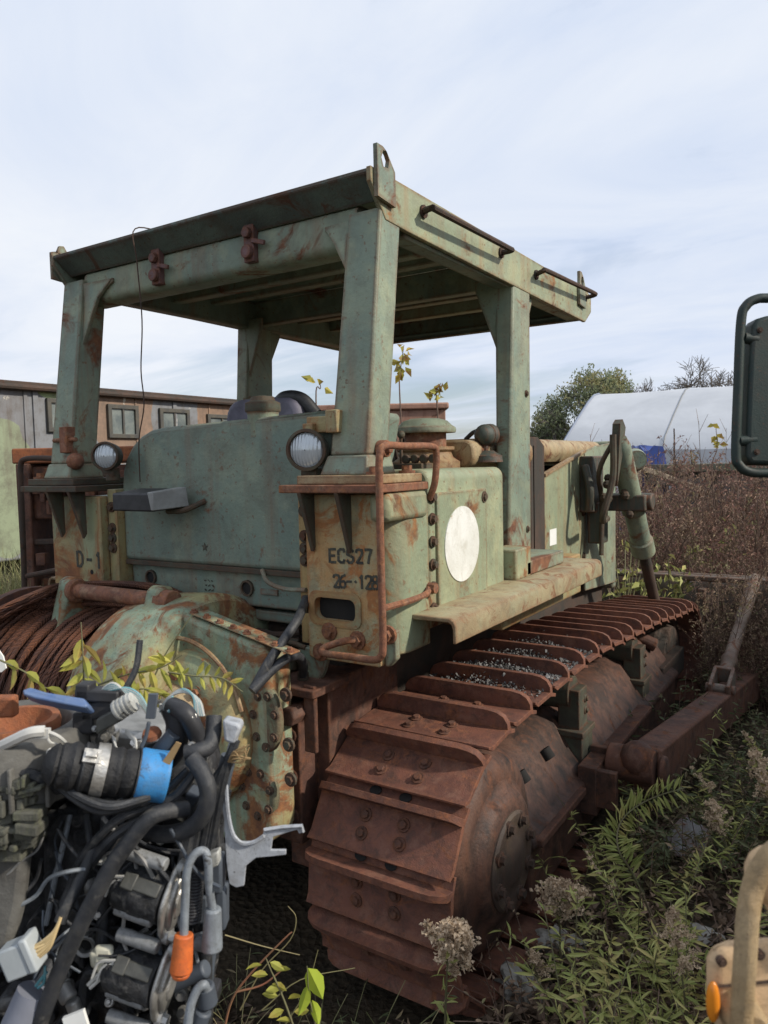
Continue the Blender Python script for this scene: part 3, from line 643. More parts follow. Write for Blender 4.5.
# ---- crawler tracks
PITCH = .216
def shoe_mesh():
    m = MB()
    yz = [(-.103, -.022), (-.055, -.006), (-.045, 0), (.09, 0), (.122, .012), (.125, .004), (.095, -.016), (-.045, -.018), (-.10, -.036)]
    m.prism(yz, 'x', -.28, .28)
    g = [(-.28, -.01), (-.278, .022), (-.262, .045), (-.235, .058), (-.20, .063), (.20, .063), (.235, .058), (.262, .045), (.278, .022), (.28, -.01)]
    vs = []
    for y, k in ((-.066, 1), (-.040, 1)):
        for (x, z) in g: vs.append((x, y + (-.004 if z > .04 else 0) + (.002 if y < -.05 and z > .04 else 0), z))
    n = len(g)
    m.add(vs, [tuple(range(n)), tuple(range(n, 2 * n))[::-1]] + [(i, n + i, n + (i + 1) % n, (i + 1) % n) for i in range(n)])
    return m
def bolts_mesh():
    m = MB()
    for x in (-.075, .075):
        for y in (.0, .06): m.bolt((x, y, 0), (0, 0, 1), .0155, .014)
    return m
def window_mesh():
    m = MB()
    for x in (-.05, .07): m.slab([(x + .024 * math.cos(a), -.084 + .016 * math.sin(a), -.013 + .4 * .016 * math.sin(a)) for a in [R(q) for q in range(0, 360, 30)]], (0, -.35, 1), .003)
    return m
yc, zc, Rr = 2.44, .43, .475
yi, zi, Ri = 5.90, .31, .42
path = []
for i in range(61):                     # sprocket: from the bottom round the back to the top
    a = R(-90 - 180 * i / 60); path.append((yc + Rr * math.cos(a), zc + Rr * math.sin(a)))
top = crom([(yc, zc + Rr, 0), (2.9, .925, 0), (3.55, .935, 0), (4.2, .885, 0), (4.8, .845, 0), (5.4, .775, 0), (yi, zi + Ri, 0)], 12)
path += [(p.x, p.y) for p in top[1:]]
for i in range(1, 61):
    a = R(90 - 180 * i / 60); path.append((yi + Ri * math.cos(a), zi + Ri * math.sin(a)))
path.append(path[0])
cum = [0]
for a, b in zip(path[:-1], path[1:]): cum.append(cum[-1] + math.hypot(b[0] - a[0], b[1] - a[1]))
def along(s):
    s %= cum[-1]
    for i in range(len(cum) - 1):
        if cum[i + 1] >= s:
            t = (s - cum[i]) / max(1e-9, cum[i + 1] - cum[i]); a, b = path[i], path[i + 1]
            return V((0, a[0] + (b[0] - a[0]) * t, a[1] + (b[1] - a[1]) * t))
NS = round(cum[-1] / PITCH); PT = cum[-1] / NS
OFF = .137
proto = None
for sx in (1, -1):
    X = sx * .99
    inner = [(p[0] + (yc - p[0]) * .0, p[1]) for p in path[:-1]]
    # chain links: a ribbed band just inside the shoes
    pts = [along(s_ * cum[-1] / 140) for s_ in range(140)]
    nor = [((pts[(i + 1) % 140] - pts[i - 1]).normalized()) for i in range(140)]
    o_, i_ = [], []
    m = MB()
    for sg in (-1, 1):
        vs = []
        for p, d in zip(pts, nor):
            nn = V((0, -d.z, d.y))          # outward for this travel direction
            for dx in (-.03, .03):
                for dep in (.03, .13): vs.append(V((X + sg * .08 + dx, p.y, p.z)) - nn * dep)
        fs = []
        for i in range(140):
            a, b = i * 4, ((i + 1) % 140) * 4
            for q0, q1 in ((0, 1), (1, 3), (3, 2), (2, 0)): fs.append((a + q0, a + q1, b + q1, b + q0))
        m.add(vs, fs)
    tr = part(m, 'track', 'frame', bevel=0)
    for k in range(NS):
        s_ = OFF + k * PT
        p = along(s_); d = (along(s_ + .05) - along(s_ - .05)).normalized()     # travel: up the back, forward on top
        out = V((0, -d.z, d.y))
        if out.dot(p - V((0, (yc + yi) / 2, .38))) < 0: out = -out
        ey = -d; ex = ey.cross(out)
        mw = Matrix(((ex.x, ey.x, out.x, X), (ex.y, ey.y, out.y, p.y), (ex.z, ey.z, out.z, p.z), (0, 0, 0, 1)))
        if proto is None:
            proto = shoe_mesh().build('track_shoe', M['track'], tr, .005); pb = bolts_mesh(); pw = window_mesh()
            # bolts and pin windows are welded into the shoe's own mesh
            mb = MB(); mb.add(proto.data.vertices and [v.co[:] for v in proto.data.vertices], [tuple(f.vertices) for f in proto.data.polygons])
            nf = len(mb.f); mb.add(pb.v, pb.f); nb = len(mb.f); mb.add(pw.v, pw.f)
            me_old = proto.data; bpy.data.objects.remove(proto)
            proto = mb.build('track_shoe', M['track'], tr, .004)
            proto.data.materials.append(M['rust']); proto.data.materials.append(M['cavity'])
            for i, f in enumerate(proto.data.polygons): f.material_index = 0 if i < nf else (1 if i < nb else 2)
            o = proto
        else:
            o = proto.copy(); COL.objects.link(o); o.parent = tr
        o.matrix_local = mw
    # roller frame
    pr = [(.74, .62), (.96, .60), (1.05, .56), (1.19, .36), (1.235, .335), (1.24, .30), (1.215, .29), (1.215, .06), (.74, .06)]
    pr = [(sx * x, z) for x, z in pr]
    tf = part(MB().prism(pr, 'y', 2.75, 5.55), 'track_frame', 'greasy', bevel=.03, seg=3)
    m = MB()
    for y in (2.95, 3.25): m.cyl((sx * (1.09), y, .52), (sx * 1.12, y, .48), .03, n=14)
    part(m, 'grease_port_shade', 'cavity', tf, 0, split=True)
    m = MB().box(*sorted((sx * 1.17, sx * 1.26)), 2.78, 3.35, .30, .335).box(*sorted((sx * 1.17, sx * 1.27)), 3.75, 4.6, .33, .36)
    part(m, 'frame_rail', 'rust', tf, .006, split=True)
    for y, zt in ((3.59, .72), (4.80, .66)):
        m = MB().box(*sorted((sx * 1.03, sx * 1.19)), y - .085, y + .085, .20, zt - .20).box(*sorted((sx * 1.02, sx * 1.20)), y - .10, y + .10, zt - .215, zt - .185).box(*sorted((sx * 1.06, sx * 1.17)), y - .065, y + .065, zt - .2, zt + .01)
        m.cyl((sx * .86, y, zt - .02), (sx * 1.12, y, zt - .02), .085, n=20)
        for zz in (zt - .05, zt - .11): m.bolt((sx * 1.17, y + .03, zz), (sx, 0, 0), .014, .016)
        part(m, 'carrier_roller', 'bracket', tf, .012)
    # final drive: domed case with a bolted round cover
    m = MB().lathe((sx * .80, yc + .03, zc - .02), (sx, 0, 0), [(0, .385), (.27, .385), (.33, .375), (.385, .34), (.405, .30), (.408, .25), (.44, .225), (.452, .20), (.456, .15)], 56)
    m.hexa([(sx * .80, 2.45, .05), (sx * 1.18, 2.45, .02), (sx * 1.19, 3.0, .08), (sx * .80, 3.0, .08), (sx * .80, 2.45, .82), (sx * 1.05, 2.45, .74), (sx * 1.04, 3.0, .56), (sx * .80, 3.0, .60)])
    fdv = part(m, 'final_drive', 'greasy', bevel=.02)
    m = MB().lathe((sx * 1.235, yc + .03, zc - .03), (sx, 0, 0), [(0, .178), (.025, .178), (.034, .168), (.035, .15), (.030, .13), (.034, .09), (.046, .07), (.048, .01)], 40)
    hc = part(m, 'hub_cover', 'hub', fdv, 0)
    m = MB()
    for i in range(8):
        an = 2 * math.pi * i / 8 + .3; m.bolt((sx * 1.266, yc + .03 + .148 * math.cos(an), zc - .03 + .148 * math.sin(an)), (sx, 0, 0), .018, .026)
    part(m, 'bolt', 'frame', hc, 0, split=True)
    m = MB()
    for i in range(24):
        an = 2 * math.pi * i / 24; m.obox((X, yc + .37 * math.cos(an), zc + .37 * math.sin(an)), (1, 0, 0), (0, -math.sin(an), math.cos(an)), (0, math.cos(an), math.sin(an)), .07, .05, .10)
    m.cyl((X - .035, yc, zc), (X + .035, yc, zc), .36, n=40); part(m, 'sprocket', 'rust', bevel=.004)
    m = MB().lathe((X - .13, yi, zi), (1, 0, 0), [(0, .15), (.0, .26), (.06, .28), (.07, .33), (.19, .33), (.20, .28), (.26, .26), (.26, .15)], 40)
    m.box(X - .2, X + .2, 5.3, 6.0, zi - .08, zi + .10); part(m, 'idler', 'frame', bevel=.01)
    m = MB()
    for i in range(6): m.lathe((X - .2, 2.98 + .48 * i, .12), (1, 0, 0), [(0, .1), (.03, .1), (.05, .085), (.35, .085), (.37, .1), (.4, .1)], 20)
    part(m, 'track_roller', 'frame', bevel=0, split=True)
    m = MB().tube([(sx * .85, 5.25, .58), (sx * 1.0, 5.3, .60), (sx * 1.12, 5.35, .55)], .05); m.cyl((sx * .95, 4.95, .52), (sx * .95, 5.5, .50), .12, n=20)
    part(m, 'recoil_case', 'rust', tf, .01)
    # trunnion and push arm
    m = MB().box(*sorted((sx * 1.20, sx * 1.29)), 3.40, 3.64, .18, .41).box(*sorted((sx * 1.20, sx * 1.38)), 3.41, 3.45, .22, .40).box(*sorted((sx * 1.20, sx * 1.38)), 3.60, 3.64, .22, .44)
    for z in (.28, .36): m.bolt((sx * 1.29, 3.52, z), (sx, 0, 0), .015, .015)
    part(m, 'trunnion', 'greasy', tf, .012)
    A = V((sx * 1.46, 3.56, .375)); B = V((sx * 1.66, 6.6, .10))
    dd = (B - A).normalized(); side = dd.cross(V((0, 0, 1))).normalized(); up = side.cross(dd)
    pa = part(MB().obox((A + B) / 2 + dd * .05, dd, side, up, (B - A).length, .15, .21), 'push_arm', 'rust', bevel=.012)
    m = MB().cyl(A + V((-sx * .16, .02, .02)), A + V((sx * .06, .02, .02)), .085, n=20).sphere(A + V((-sx * .02, 0, .06)), .085, 14).lathe(A + V((sx * .075, .06, -.0)), (sx, 0, 0), [(0, .07), (.02, .07), (.03, .05)], 20)
    part(m, 'arm_pin', 'rust', pa, .006)
    # tilt brace from clevis on the arm up to the blade
    C0 = A + dd * 1.62 + up * .125
    C1 = V((sx * 1.60, 6.70, .86))
    e = (C1 - C0).normalized()
    m = MB()
    for sg in (-1, 1): m.obox(C0 + side * sg * .055 + e * .06, e, side, e.cross(side), .22, .025, .11)
    m.cyl(C0 - side * .09, C0 + side * .09, .03, n=12).obox(C0 + e * .17, e, side, e.cross(side), .03, .13, .11)
    part(m, 'clevis', M.setdefault('worn_steel', weathered('worn_grey_steel', (.20, .18, .155), (.14, .115, .095), .45, rnd=True, scale=4)), pa, .006)
    m = MB().lathe(C0, e, [(.17, .045), (.3, .045), (.32, .054), (.36, .054), (.38, .043), (.9, .043), (.92, .05), ((C1 - C0).length, .05)], 20)
    part(m, 'tilt_brace', 'brace', bevel=0)
# blade beyond the weeds
prof = [(6.88, -.06), (6.80, .15), (6.78, .4), (6.82, .65), (6.94, .84), (6.98, .84), (6.88, .65), (6.84, .4), (6.86, .15), (6.94, -.06)]
bl = part(MB().prism([(y, z) for y, z in prof], 'x', -1.85, 1.85), 'blade', M.setdefault('bladepaint', weathered('worn_blade_paint', (.12, .105, .085), (.09, .07, .055), .5, scale=2)), bevel=.006)
part(MB().box(-1.85, 1.85, 6.76, 6.85, .80, .845), 'blade_rim', 'bladepaint', bl, .01)
m = MB()
for x in (-1.2, -.4, .4, 1.2): m.box(x - .03, x + .03, 6.66, 6.83, .1, .75)
part(m, 'blade_rib', 'bladepaint', bl, .006, split=True)

# loose gravel lying on the shoes
random.seed(21)
m = MB()
for i in range(5200):
    s_ = random.choice((random.gauss(3.05, .10), random.gauss(3.35, .12), random.uniform(2.75, 3.6)))
    y = s_; x = min(1.24, max(.73, random.gauss(1.0, .14)))
    if not 2.62 < y < 3.75: continue
    r = random.uniform(.003, .009) * (1.5 if random.random() < .08 else 1)
    # height of the shoe plate below
    k = min(range(len(path)), key=lambda j: abs(path[j][0] - y) + (9 if path[j][1] < .7 else 0))
    c = V((x, y, path[k][1] + r * .5 + .002 + .03 * abs(random.gauss(0, .6)) * max(0, 1 - abs(x - .98) * 4)))
    a = [V((random.uniform(-1, 1), random.uniform(-1, 1), random.uniform(-1, 1))).normalized() * r * random.uniform(.7, 1.1) for _ in range(3)]
    m.add([c + a[0], c + a[1], c + a[2], c - a[0] * .8, c - a[1] * .9, c - a[2]], [(0, 1, 2), (0, 2, 4), (0, 4, 5), (0, 5, 1), (3, 2, 1), (3, 4, 2), (3, 5, 4), (3, 1, 5)])
t = NT('grey_gravel'); g = t.n('ShaderNodeNewGeometry')
M['gravel'] = t.bsdf(t.mix(g.outputs['Random Per Island'], (.05, .046, .042), (.23, .225, .22)), .8)
tag(m.build('gravel', M['gravel'], None, sharp=False), 'loose grey gravel lying on the rusty track shoes', 'gravel', kind='stuff')
# wire hanging from the canopy
A = onY(135, 226, 2.165)
m = MB().tube([(A.x + .25, 2.5, 2.884), (A.x + .08, 2.3, 2.883), (A.x, 2.165, 2.885), onY(137, 262, 2.16), onY(142, 320, 2.17), onY(141, 370, 2.18), onY(144, 405, 2.18), onY(139, 440, 2.175), onY(140, 482, 2.18)], .0028, 6)
tag(m.build('hanging_wire', M['frame'], None), 'thin wire dangling from the canopy rear edge beside the left post', 'wire')
m = MB().tube([onX(415, 752, 1.0), onX(430, 747, 1.0), onX(447, 752, 1.0)], .003, 5)
for (u, v) in ((428, 765), (436, 768), (425, 775), (440, 745)): m.tube([onX(431, 748, 1.0), onX((431 + u) / 2 + 2, (748 + v) / 2, .985), onX(u, v, .97)], .002, 5)
tag(m.build('string_scrap', M['white'], None), 'scrap of white string caught on a track shoe', 'string')
# ================================================================== SCRAP ENGINE in the left foreground
D0 = 1.08
def e(u, v, o=0.0): return at(u, v, D0 - o)             # o: metres nearer than the engine's middle plane
S_ = D0 / F
base = e(110, 1180, 0)
EN = thing('engine', 'pulled car engine with black hoses, wiring, silver coils and blue-capped intake duct', 'engine', (base.x, base.y, base.z))
EF = -CB; EFh = hf
M['eng_black'] = weathered('grimy_black_casting', (.014, .015, .018), (.05, .052, .056), .55, edge=False, rustcol=(.14, .135, .125), rust2=(.085, .08, .074), streak=.2, rough=.45, scale=12, dirt=(.012, .011, .01), dirtamt=.6, bump=.8)
M['eng_grey'] = plain('grey_cast_iron', (.15, .145, .13), (.075, .07, .062), .8, scale=14, bump=.6)
M['tape'] = plain('black_cloth_tape', (.012, .012, .013), (.026, .026, .027), .65, scale=45, bump=.7, bd=.008)
M['slate'] = plain('slate_hose', (.09, .105, .125), (.06, .07, .085), .5)
M['alloy'] = plain('dull_cast_alloy', (.42, .42, .41), (.26, .26, .25), .45, .55, scale=24, bump=.25)
M['silver'] = plain('oxidised_alloy_flange', (.60, .58, .54), (.26, .25, .23), .38, .7, scale=34, bump=.35)
M['greyplast'] = weathered('grimy_grey_plastic', (.27, .275, .275), (.2, .205, .205), .42, edge=False, rustcol=(.07, .065, .058), rust2=(.04, .036, .032), streak=.3, rough=.5, scale=10, dirtamt=.4, bump=.2)
M['greybelt'] = weathered('grimy_grey_cable', (.24, .265, .29), (.19, .21, .23), .4, edge=False, rustcol=(.07, .065, .058), rust2=(.04, .036, .032), streak=.3, rough=.42, scale=10, dirtamt=.35, bump=.2)
M['orange'] = weathered('grimy_orange_boot', (.66, .16, .035), (.55, .12, .03), .36, edge=False, rustcol=(.07, .065, .058), rust2=(.04, .036, .032), streak=.2, rough=.5, scale=10, dirt=(.25, .08, .03), dirtamt=.5, bump=.2)
M['blue'] = weathered('scuffed_blue_cap', (.04, .25, .56), (.05, .21, .46), .36, edge=False, rustcol=(.07, .065, .058), rust2=(.04, .036, .032), streak=.15, rough=.45, scale=9, dirt=(.10, .17, .25), dirtamt=.5, bump=.2)
M['bluetape'] = plain('dusty_blue_plastic', (.06, .12, .28), (.15, .20, .30), .5, scale=20)
M['bracketgrey'] = weathered('scuffed_grey_bracket', (.42, .44, .47), (.35, .37, .40), .36, edge=False, rustcol=(.07, .065, .058), rust2=(.04, .036, .032), streak=.2, rough=.38, scale=8, dirt=(.16, .15, .14), dirtamt=.5, bump=.2)
M['wire_w'] = plain('white_wire', (.55, .54, .50), (.40, .39, .36), .5)
M['wire_t'] = plain('tan_wire', (.55, .42, .22), (.5, .33, .14), .5)
M['wire_g'] = plain('dusty_wire', (.30, .29, .27), (.12, .12, .12), .55, scale=30)
M['wire_c'] = plain('teal_wire', (.10, .30, .34), (.3, .4, .42), .5)
M['shrink'] = weathered('dirty_white_shell', (.46, .46, .43), (.38, .38, .35), .42, edge=False, rustcol=(.07, .065, .058), rust2=(.04, .036, .032), streak=.2, rough=.5, scale=12, dirtamt=.4, bump=.2)
M['bowlrust'] = weathered('orange_rust_bowl', (.32, .11, .045), (.24, .085, .04), .3, rustcol=(.38, .15, .06), rust2=(.14, .06, .035), edge=False, rough=.8, scale=9)
M['moss'] = weathered('mossy_casting', (.12, .118, .095), (.07, .07, .058), .3, rustcol=(.15, .155, .085), rust2=(.08, .085, .06), edge=False, rough=.85, scale=9)
M['cardb'] = plain('brown_card', (.34, .23, .11), (.26, .17, .08), .8)
def ep(mb, name, mat, parent=None, bevel=0, split=False, **k):
    if split:
        for q_ in mb.pieces(): ep(q_, name, mat, parent, bevel, **k)
        return
    return mb.build(name, M[mat] if isinstance(mat, str) else mat, parent or EN, bevel, **k)
def eslab(pts, o, t):  # outline in picture-parallel plane, thickness t towards the rear
    return MB().slab([e(u, v, o) for u, v in pts], EF, t)
def rnd_(a): return V((random.uniform(-a, a), random.uniform(-a, a), random.uniform(-a, a)))
M['olivegrey'] = plain('olive_grey_plastic', (.085, .085, .075), (.05, .05, .045), .5, scale=40)
# block
m = eslab([(30, 800), (60, 778), (160, 772), (196, 765), (204, 800), (200, 900), (196, 1000), (186, 1200), (-20, 1200), (-20, 880)], -.05, .15)
ep(m, 'engine_block', 'eng_black', bevel=.01)
m = eslab([(40, 835), (58, 812), (108, 812), (120, 838), (100, 915), (70, 950), (42, 945)], .0, .08)
ep(m, 'side_cover', 'eng_black', bevel=.014, seg=3)
random.seed(5)
m = MB()
for i in range(90):
    u, v = random.uniform(-10, 198), random.uniform(800, 1030)
    p = e(u, v, random.uniform(-.045, -.02)); r = random.uniform(.006, .02)
    if random.random() < .5: m.cyl(p, p - EF * random.uniform(.01, .04), r, r * .9, n=10)
    else: m.obox(p, CR + CU * random.uniform(-1, 1), CU, EF, r * 2, r * random.uniform(.5, 2), .04)
ep(m, 'casting_boss', 'eng_black', bevel=.002, split=True)
random.seed(15)
for i in range(16):                      # pipes and dark castings along the engine's right flank
    u = random.uniform(198, 222); v = random.uniform(790, 980); l = random.uniform(30, 90); o = random.uniform(-.06, .01)
    hose_ = MB().tube([e(u + random.uniform(-4, 8), v - l / 2, o), e(u, v, o), e(u - random.uniform(0, 8), v + l / 2, o)], random.uniform(.005, .013), 10)
    ep(hose_, 'pipe', random.choice(('eng_black', 'rubber', 'slate')))
for i in range(14):
    m = MB().obox(e(random.uniform(150, 214), random.uniform(780, 1010), random.uniform(-.05, -.01)), CR + CU * random.uniform(-.4, .4), CU, EF, random.uniform(.015, .045), random.uniform(.012, .04), .04)
    ep(m, 'dark_connector', random.choice(('eng_black', 'black', 'slate')), bevel=.003)
m = MB()
for i in range(30):
    u, v = random.uniform(60, 210), random.uniform(820, 1020); p = e(u, v, -.01); m.bolt(p, -EF, random.uniform(.004, .007), .009)
ep(m, 'bolt', 'alloy', split=True)
random.seed(23)
for i in range(34):                      # thin stray wires through the whole tangle
    u, v = random.uniform(40, 175), random.uniform(790, 930); o = random.uniform(.02, .07); a_ = random.uniform(-1.2, 1.2)
    pts = [(u, v, o)]
    for k in range(4): a_ += random.uniform(-.6, .6); u += 24 * math.sin(a_) * .8; v += 20 * abs(math.cos(a_)); pts.append((u, v, o + random.uniform(-.012, .012)))
    ep(MB().tube([e(*q_) for q_ in pts], random.uniform(.0014, .0032), 6, k=5), 'wire', random.choice(('rubber', 'rubber', 'black', 'slate', 'slate', 'greybelt', 'wire_g', 'wire_g')))
for i in range(46):                      # small bright fittings, clips and bolt heads
    u, v = random.uniform(60, 205), random.uniform(700, 1015); p = e(u, v, random.uniform(.0, .05)); m = MB()
    if i % 3: m.bolt(p, (-EF + rnd_(.5)), random.uniform(.003, .006), .008)
    else: m.obox(p, CR + CU * random.uniform(-1, 1), CU, EF, random.uniform(.008, .02), random.uniform(.005, .012), .008)
    ep(m, 'fitting', random.choice(('alloy', 'silver', 'greyplast', 'eng_grey', 'shrink', 'olivegrey')), bevel=.001)
# alloy head
m = eslab([(70, 742), (90, 728), (150, 736), (162, 752), (168, 772), (60, 778)], -.005, .15)
hd = ep(m, 'cylinder_head', 'alloy', bevel=.008)
m = MB()
for (u, v) in ((109, 733), (97, 742), (141, 744), (150, 741), (74, 757)):
    m.bolt(e(u, v, .0), CU - CB * -.3, .010, .014).cyl(e(u, v, .0) - CU * .012, e(u, v, .0) + CU * .002, .014, n=14)
ep(m, 'head_bolts', 'silver', hd)
# black intake duct with clamp and blue cap
a, b = e(58, 765, .098), e(140, 774, .064); d = (b - a).normalized(); L = (b - a).length
random.seed(9)
m = MB().lathe(a, d, [(-.02, .004), (-.016, .018), (-.004, .028)] + [(.003 * i, .0315 + .0011 * math.sin(i * 1.3) + (-.002 if i % 9 == 0 else 0) - .004 * max(0, 1 - i / 6)) for i in range(int(L * .98 / .003))], 40)
du = ep(m, 'intake_duct', 'tape')
m = MB()
for t_, w_ in ((.03, .0332), (.10, .0334), (.112, .0334)): m.lathe(a + d * t_, d, [(0, w_), (.0025, w_)], 40)
ep(m, 'duct_seam', 'rubber', du)
cm = a + d * L * .50
m = MB().lathe(cm, d, [(-.008, .0332), (.008, .0332), (.008, .0345), (-.008, .0345)], 40, False)
f_ = (CU * .75 - EF * .7).normalized()
m.obox(cm + f_ * .0345, d, d.cross(f_), f_, .022, .020, .006).obox(cm + f_ * .039, d, d.cross(f_), f_, .014, .008, .006)
ep(m, 'duct_clamp', 'silver', du, .001)
m = MB().lathe(b - d * .004, d, [(0, .0332), (.004, .035), (.012, .0342), (.034, .0342), (.037, .0348), (.040, .034), (.041, .032), (.038, .030), (.038, .002)], 40, False)
ep(m, 'blue_cap', 'blue', du)
# thick coolant hoses and looms
def hose(pts, r, name='hose', mat='rubber', n=12, par=None):
    return ep(MB().tube([e(*p) for p in pts], r, n, k=8), name, mat, par)
hose([(214, 716, .02), (213, 734, .03), (209, 746, .04), (198, 751, .05), (186, 753, .05)], .0115)
hose([(192, 758, .06), (202, 772, .07), (208, 792, .075), (203, 815, .07), (188, 829, .06), (168, 834, .05), (150, 833, .03)], .0118)
hose([(186, 809, .05), (168, 811, .07), (150, 818, .085), (132, 838, .09), (108, 872, .09), (82, 922, .09), (58, 975, .085), (38, 1030, .08), (30, 1070, .07)], .0112)
hose([(150, 835, .01), (130, 850, .0), (110, 880, -.01)], .013)
for i, pts in enumerate([
    [(36, 765, .05), (52, 775, .09), (74, 793, .10), (100, 803, .105), (124, 804, .10), (150, 797, .085)],
    [(40, 763, .06), (58, 782, .10), (84, 799, .11), (110, 807, .11), (140, 800, .09)],
    [(44, 768, .05), (66, 792, .09), (96, 810, .10), (122, 808, .09), (160, 795, .06), (188, 770, .05)],
    [(0, 764, .08), (18, 770, .09), (40, 778, .09), (60, 790, .07)]]):
    hose(pts, .0052 if i != 3 else .0075, 'cable', 'rubber', 8)
for i, pts in enumerate([
    [(196, 770, .05), (176, 795, .06), (150, 806, .06), (120, 818, .065), (96, 840, .06), (80, 862, .05), (70, 888, .05)],
    [(150, 812, .05), (112, 838, .06), (92, 862, .055), (76, 880, .05), (60, 912, .05)],
    [(70, 815, -.0), (62, 850, .02), (55, 880, .01), (46, 925, .02)],
    [(86, 815, .01), (90, 850, .03), (84, 880, .03), (66, 905, .04)]]):
    hose(pts, (.0062, .0072, .004, .005)[i], 'wiring_loom', 'rubber' if i != 2 else 'greybelt', 8)
for i in range(8):                       # bundle running down the right edge
    x = i * 3.4; random.seed(i + 40)
    hose([(236 - x * .3, 740 + x, .03), (224 - x, 778 + x, .035), (214 - x * 1.1, 830, .03), (206 - x * 1.1, 880, .02 + .002 * i), (204 - x * .8, 940, .0)], random.uniform(.0045, .0085), 'wiring_loom', 'rubber', 8)
hose([(108, 800, .03), (105, 860, .03), (103, 905, .03), (102, 948, .035)], .0085, 'wiring_loom', 'rubber', 10)
hose([(140, 770, .0), (170, 755, .01), (178, 726, .02), (172, 706, .02)], .017, 'wiring_loom', 'black', 12)
hose([(172, 706, .02), (184, 712, .04), (192, 724, .04), (200, 742, .03)], .013, 'wiring_loom', 'black', 12)
hose([(150, 760, .02), (164, 745, .03), (174, 733, .035)], .0105, 'hose', 'slate', 12)
hose([(125, 690, .0), (136, 668, -.01), (140, 640, -.02)], .005, 'cable', 'rubber', 8)
# fine wires in rings at the top
def fine(pts, r=.0017, mat='wire_w'): return MB().tube([e(*p) for p in pts], r, 5, k=6)
random.seed(13)
mw, mc = MB(), MB()
for i in range(11):
    q = i * .9
    for mm, ok in ((mw, i % 3 != 1), (mc, i % 3 == 1)):
        if ok: mm.tube([e(160 + q, 712, .01 + .003 * i), e(168 + q * .6, 698 - q * .4, .015), e(184, 692 - q * .3, .02), e(199 - q * .6, 700 - q * .3, .025), e(204 - q, 716, .03)], .0019, 5)
for i in range(8):
    mm = mw if i % 2 else mc
    mm.tube([e(92, 696 + i * .6, .02), e(112, 690 - i, .03), e(128, 688 + i, .03), e(140, 695 + i * 1.2, .03), e(148, 708 + i, .03)], .0018, 5)
for i in range(4):
    mw.tube([e(112 + i, 736 + i, .02), e(118, 750 + i, .05), e(130 + i, 752, .05), e(136, 741 + i, .05), e(126, 730 + i, .03)], .0016, 5)
ep(mw, 'wire_bundle', 'wire_w'); ep(mc, 'wire_bundle', 'wire_c')
# top connectors
m = MB().obox(e(100, 694, .02), CR + CU * -.05, CU, EF, .062, .017, .03).obox(e(86, 690, .02), CR, CU, EF, .02, .022, .03).obox(e(100, 708, .015), CR + CU * .2, CU, EF, .045, .026, .03).obox(e(88, 720, .01), CR, CU, EF, .03, .03, .04)
ep(m, 'connector', 'black', bevel=.003)
d2 = (CR + CU * .55).normalized()
m = MB().obox(e(112, 718, .035), d2, CU, EF, .045, .022, .018); ep(m, 'connector', 'olivegrey', bevel=.003)
m = MB().cyl(e(116, 711, .045), e(134, 701, .045), .0135, n=12)
for t_ in range(4): m.cyl(e(118 + 4 * t_, 710 - 2.2 * t_, .045), e(119.4 + 4 * t_, 709.2 - 2.2 * t_, .045), .0148, n=12)
ep(m, 'connector', 'shrink')
ep(MB().obox(e(152, 706, .05), CU + CR * .12, CR, EF, .035, .013, .006).tube([e(149, 722, .05), e(146, 736, .05), e(141, 748, .05)], .003), 'cable_strap', 'slate', bevel=.001)
ep(eslab([(104, 700), (114, 700), (106, 716), (101, 714)], .0, .008), 'card_tag', 'cardb')
ep(eslab([(158, 768), (176, 742), (181, 744), (166, 772), (166, 782), (160, 784)], .075, .003), 'card_tag', 'cardb')
m = MB().lathe(e(152, 735, .03), (CU - EF * .5), [(0, .014), (.006, .012), (.009, .004)], 16); ep(m, 'sender_cap', 'bowlrust')
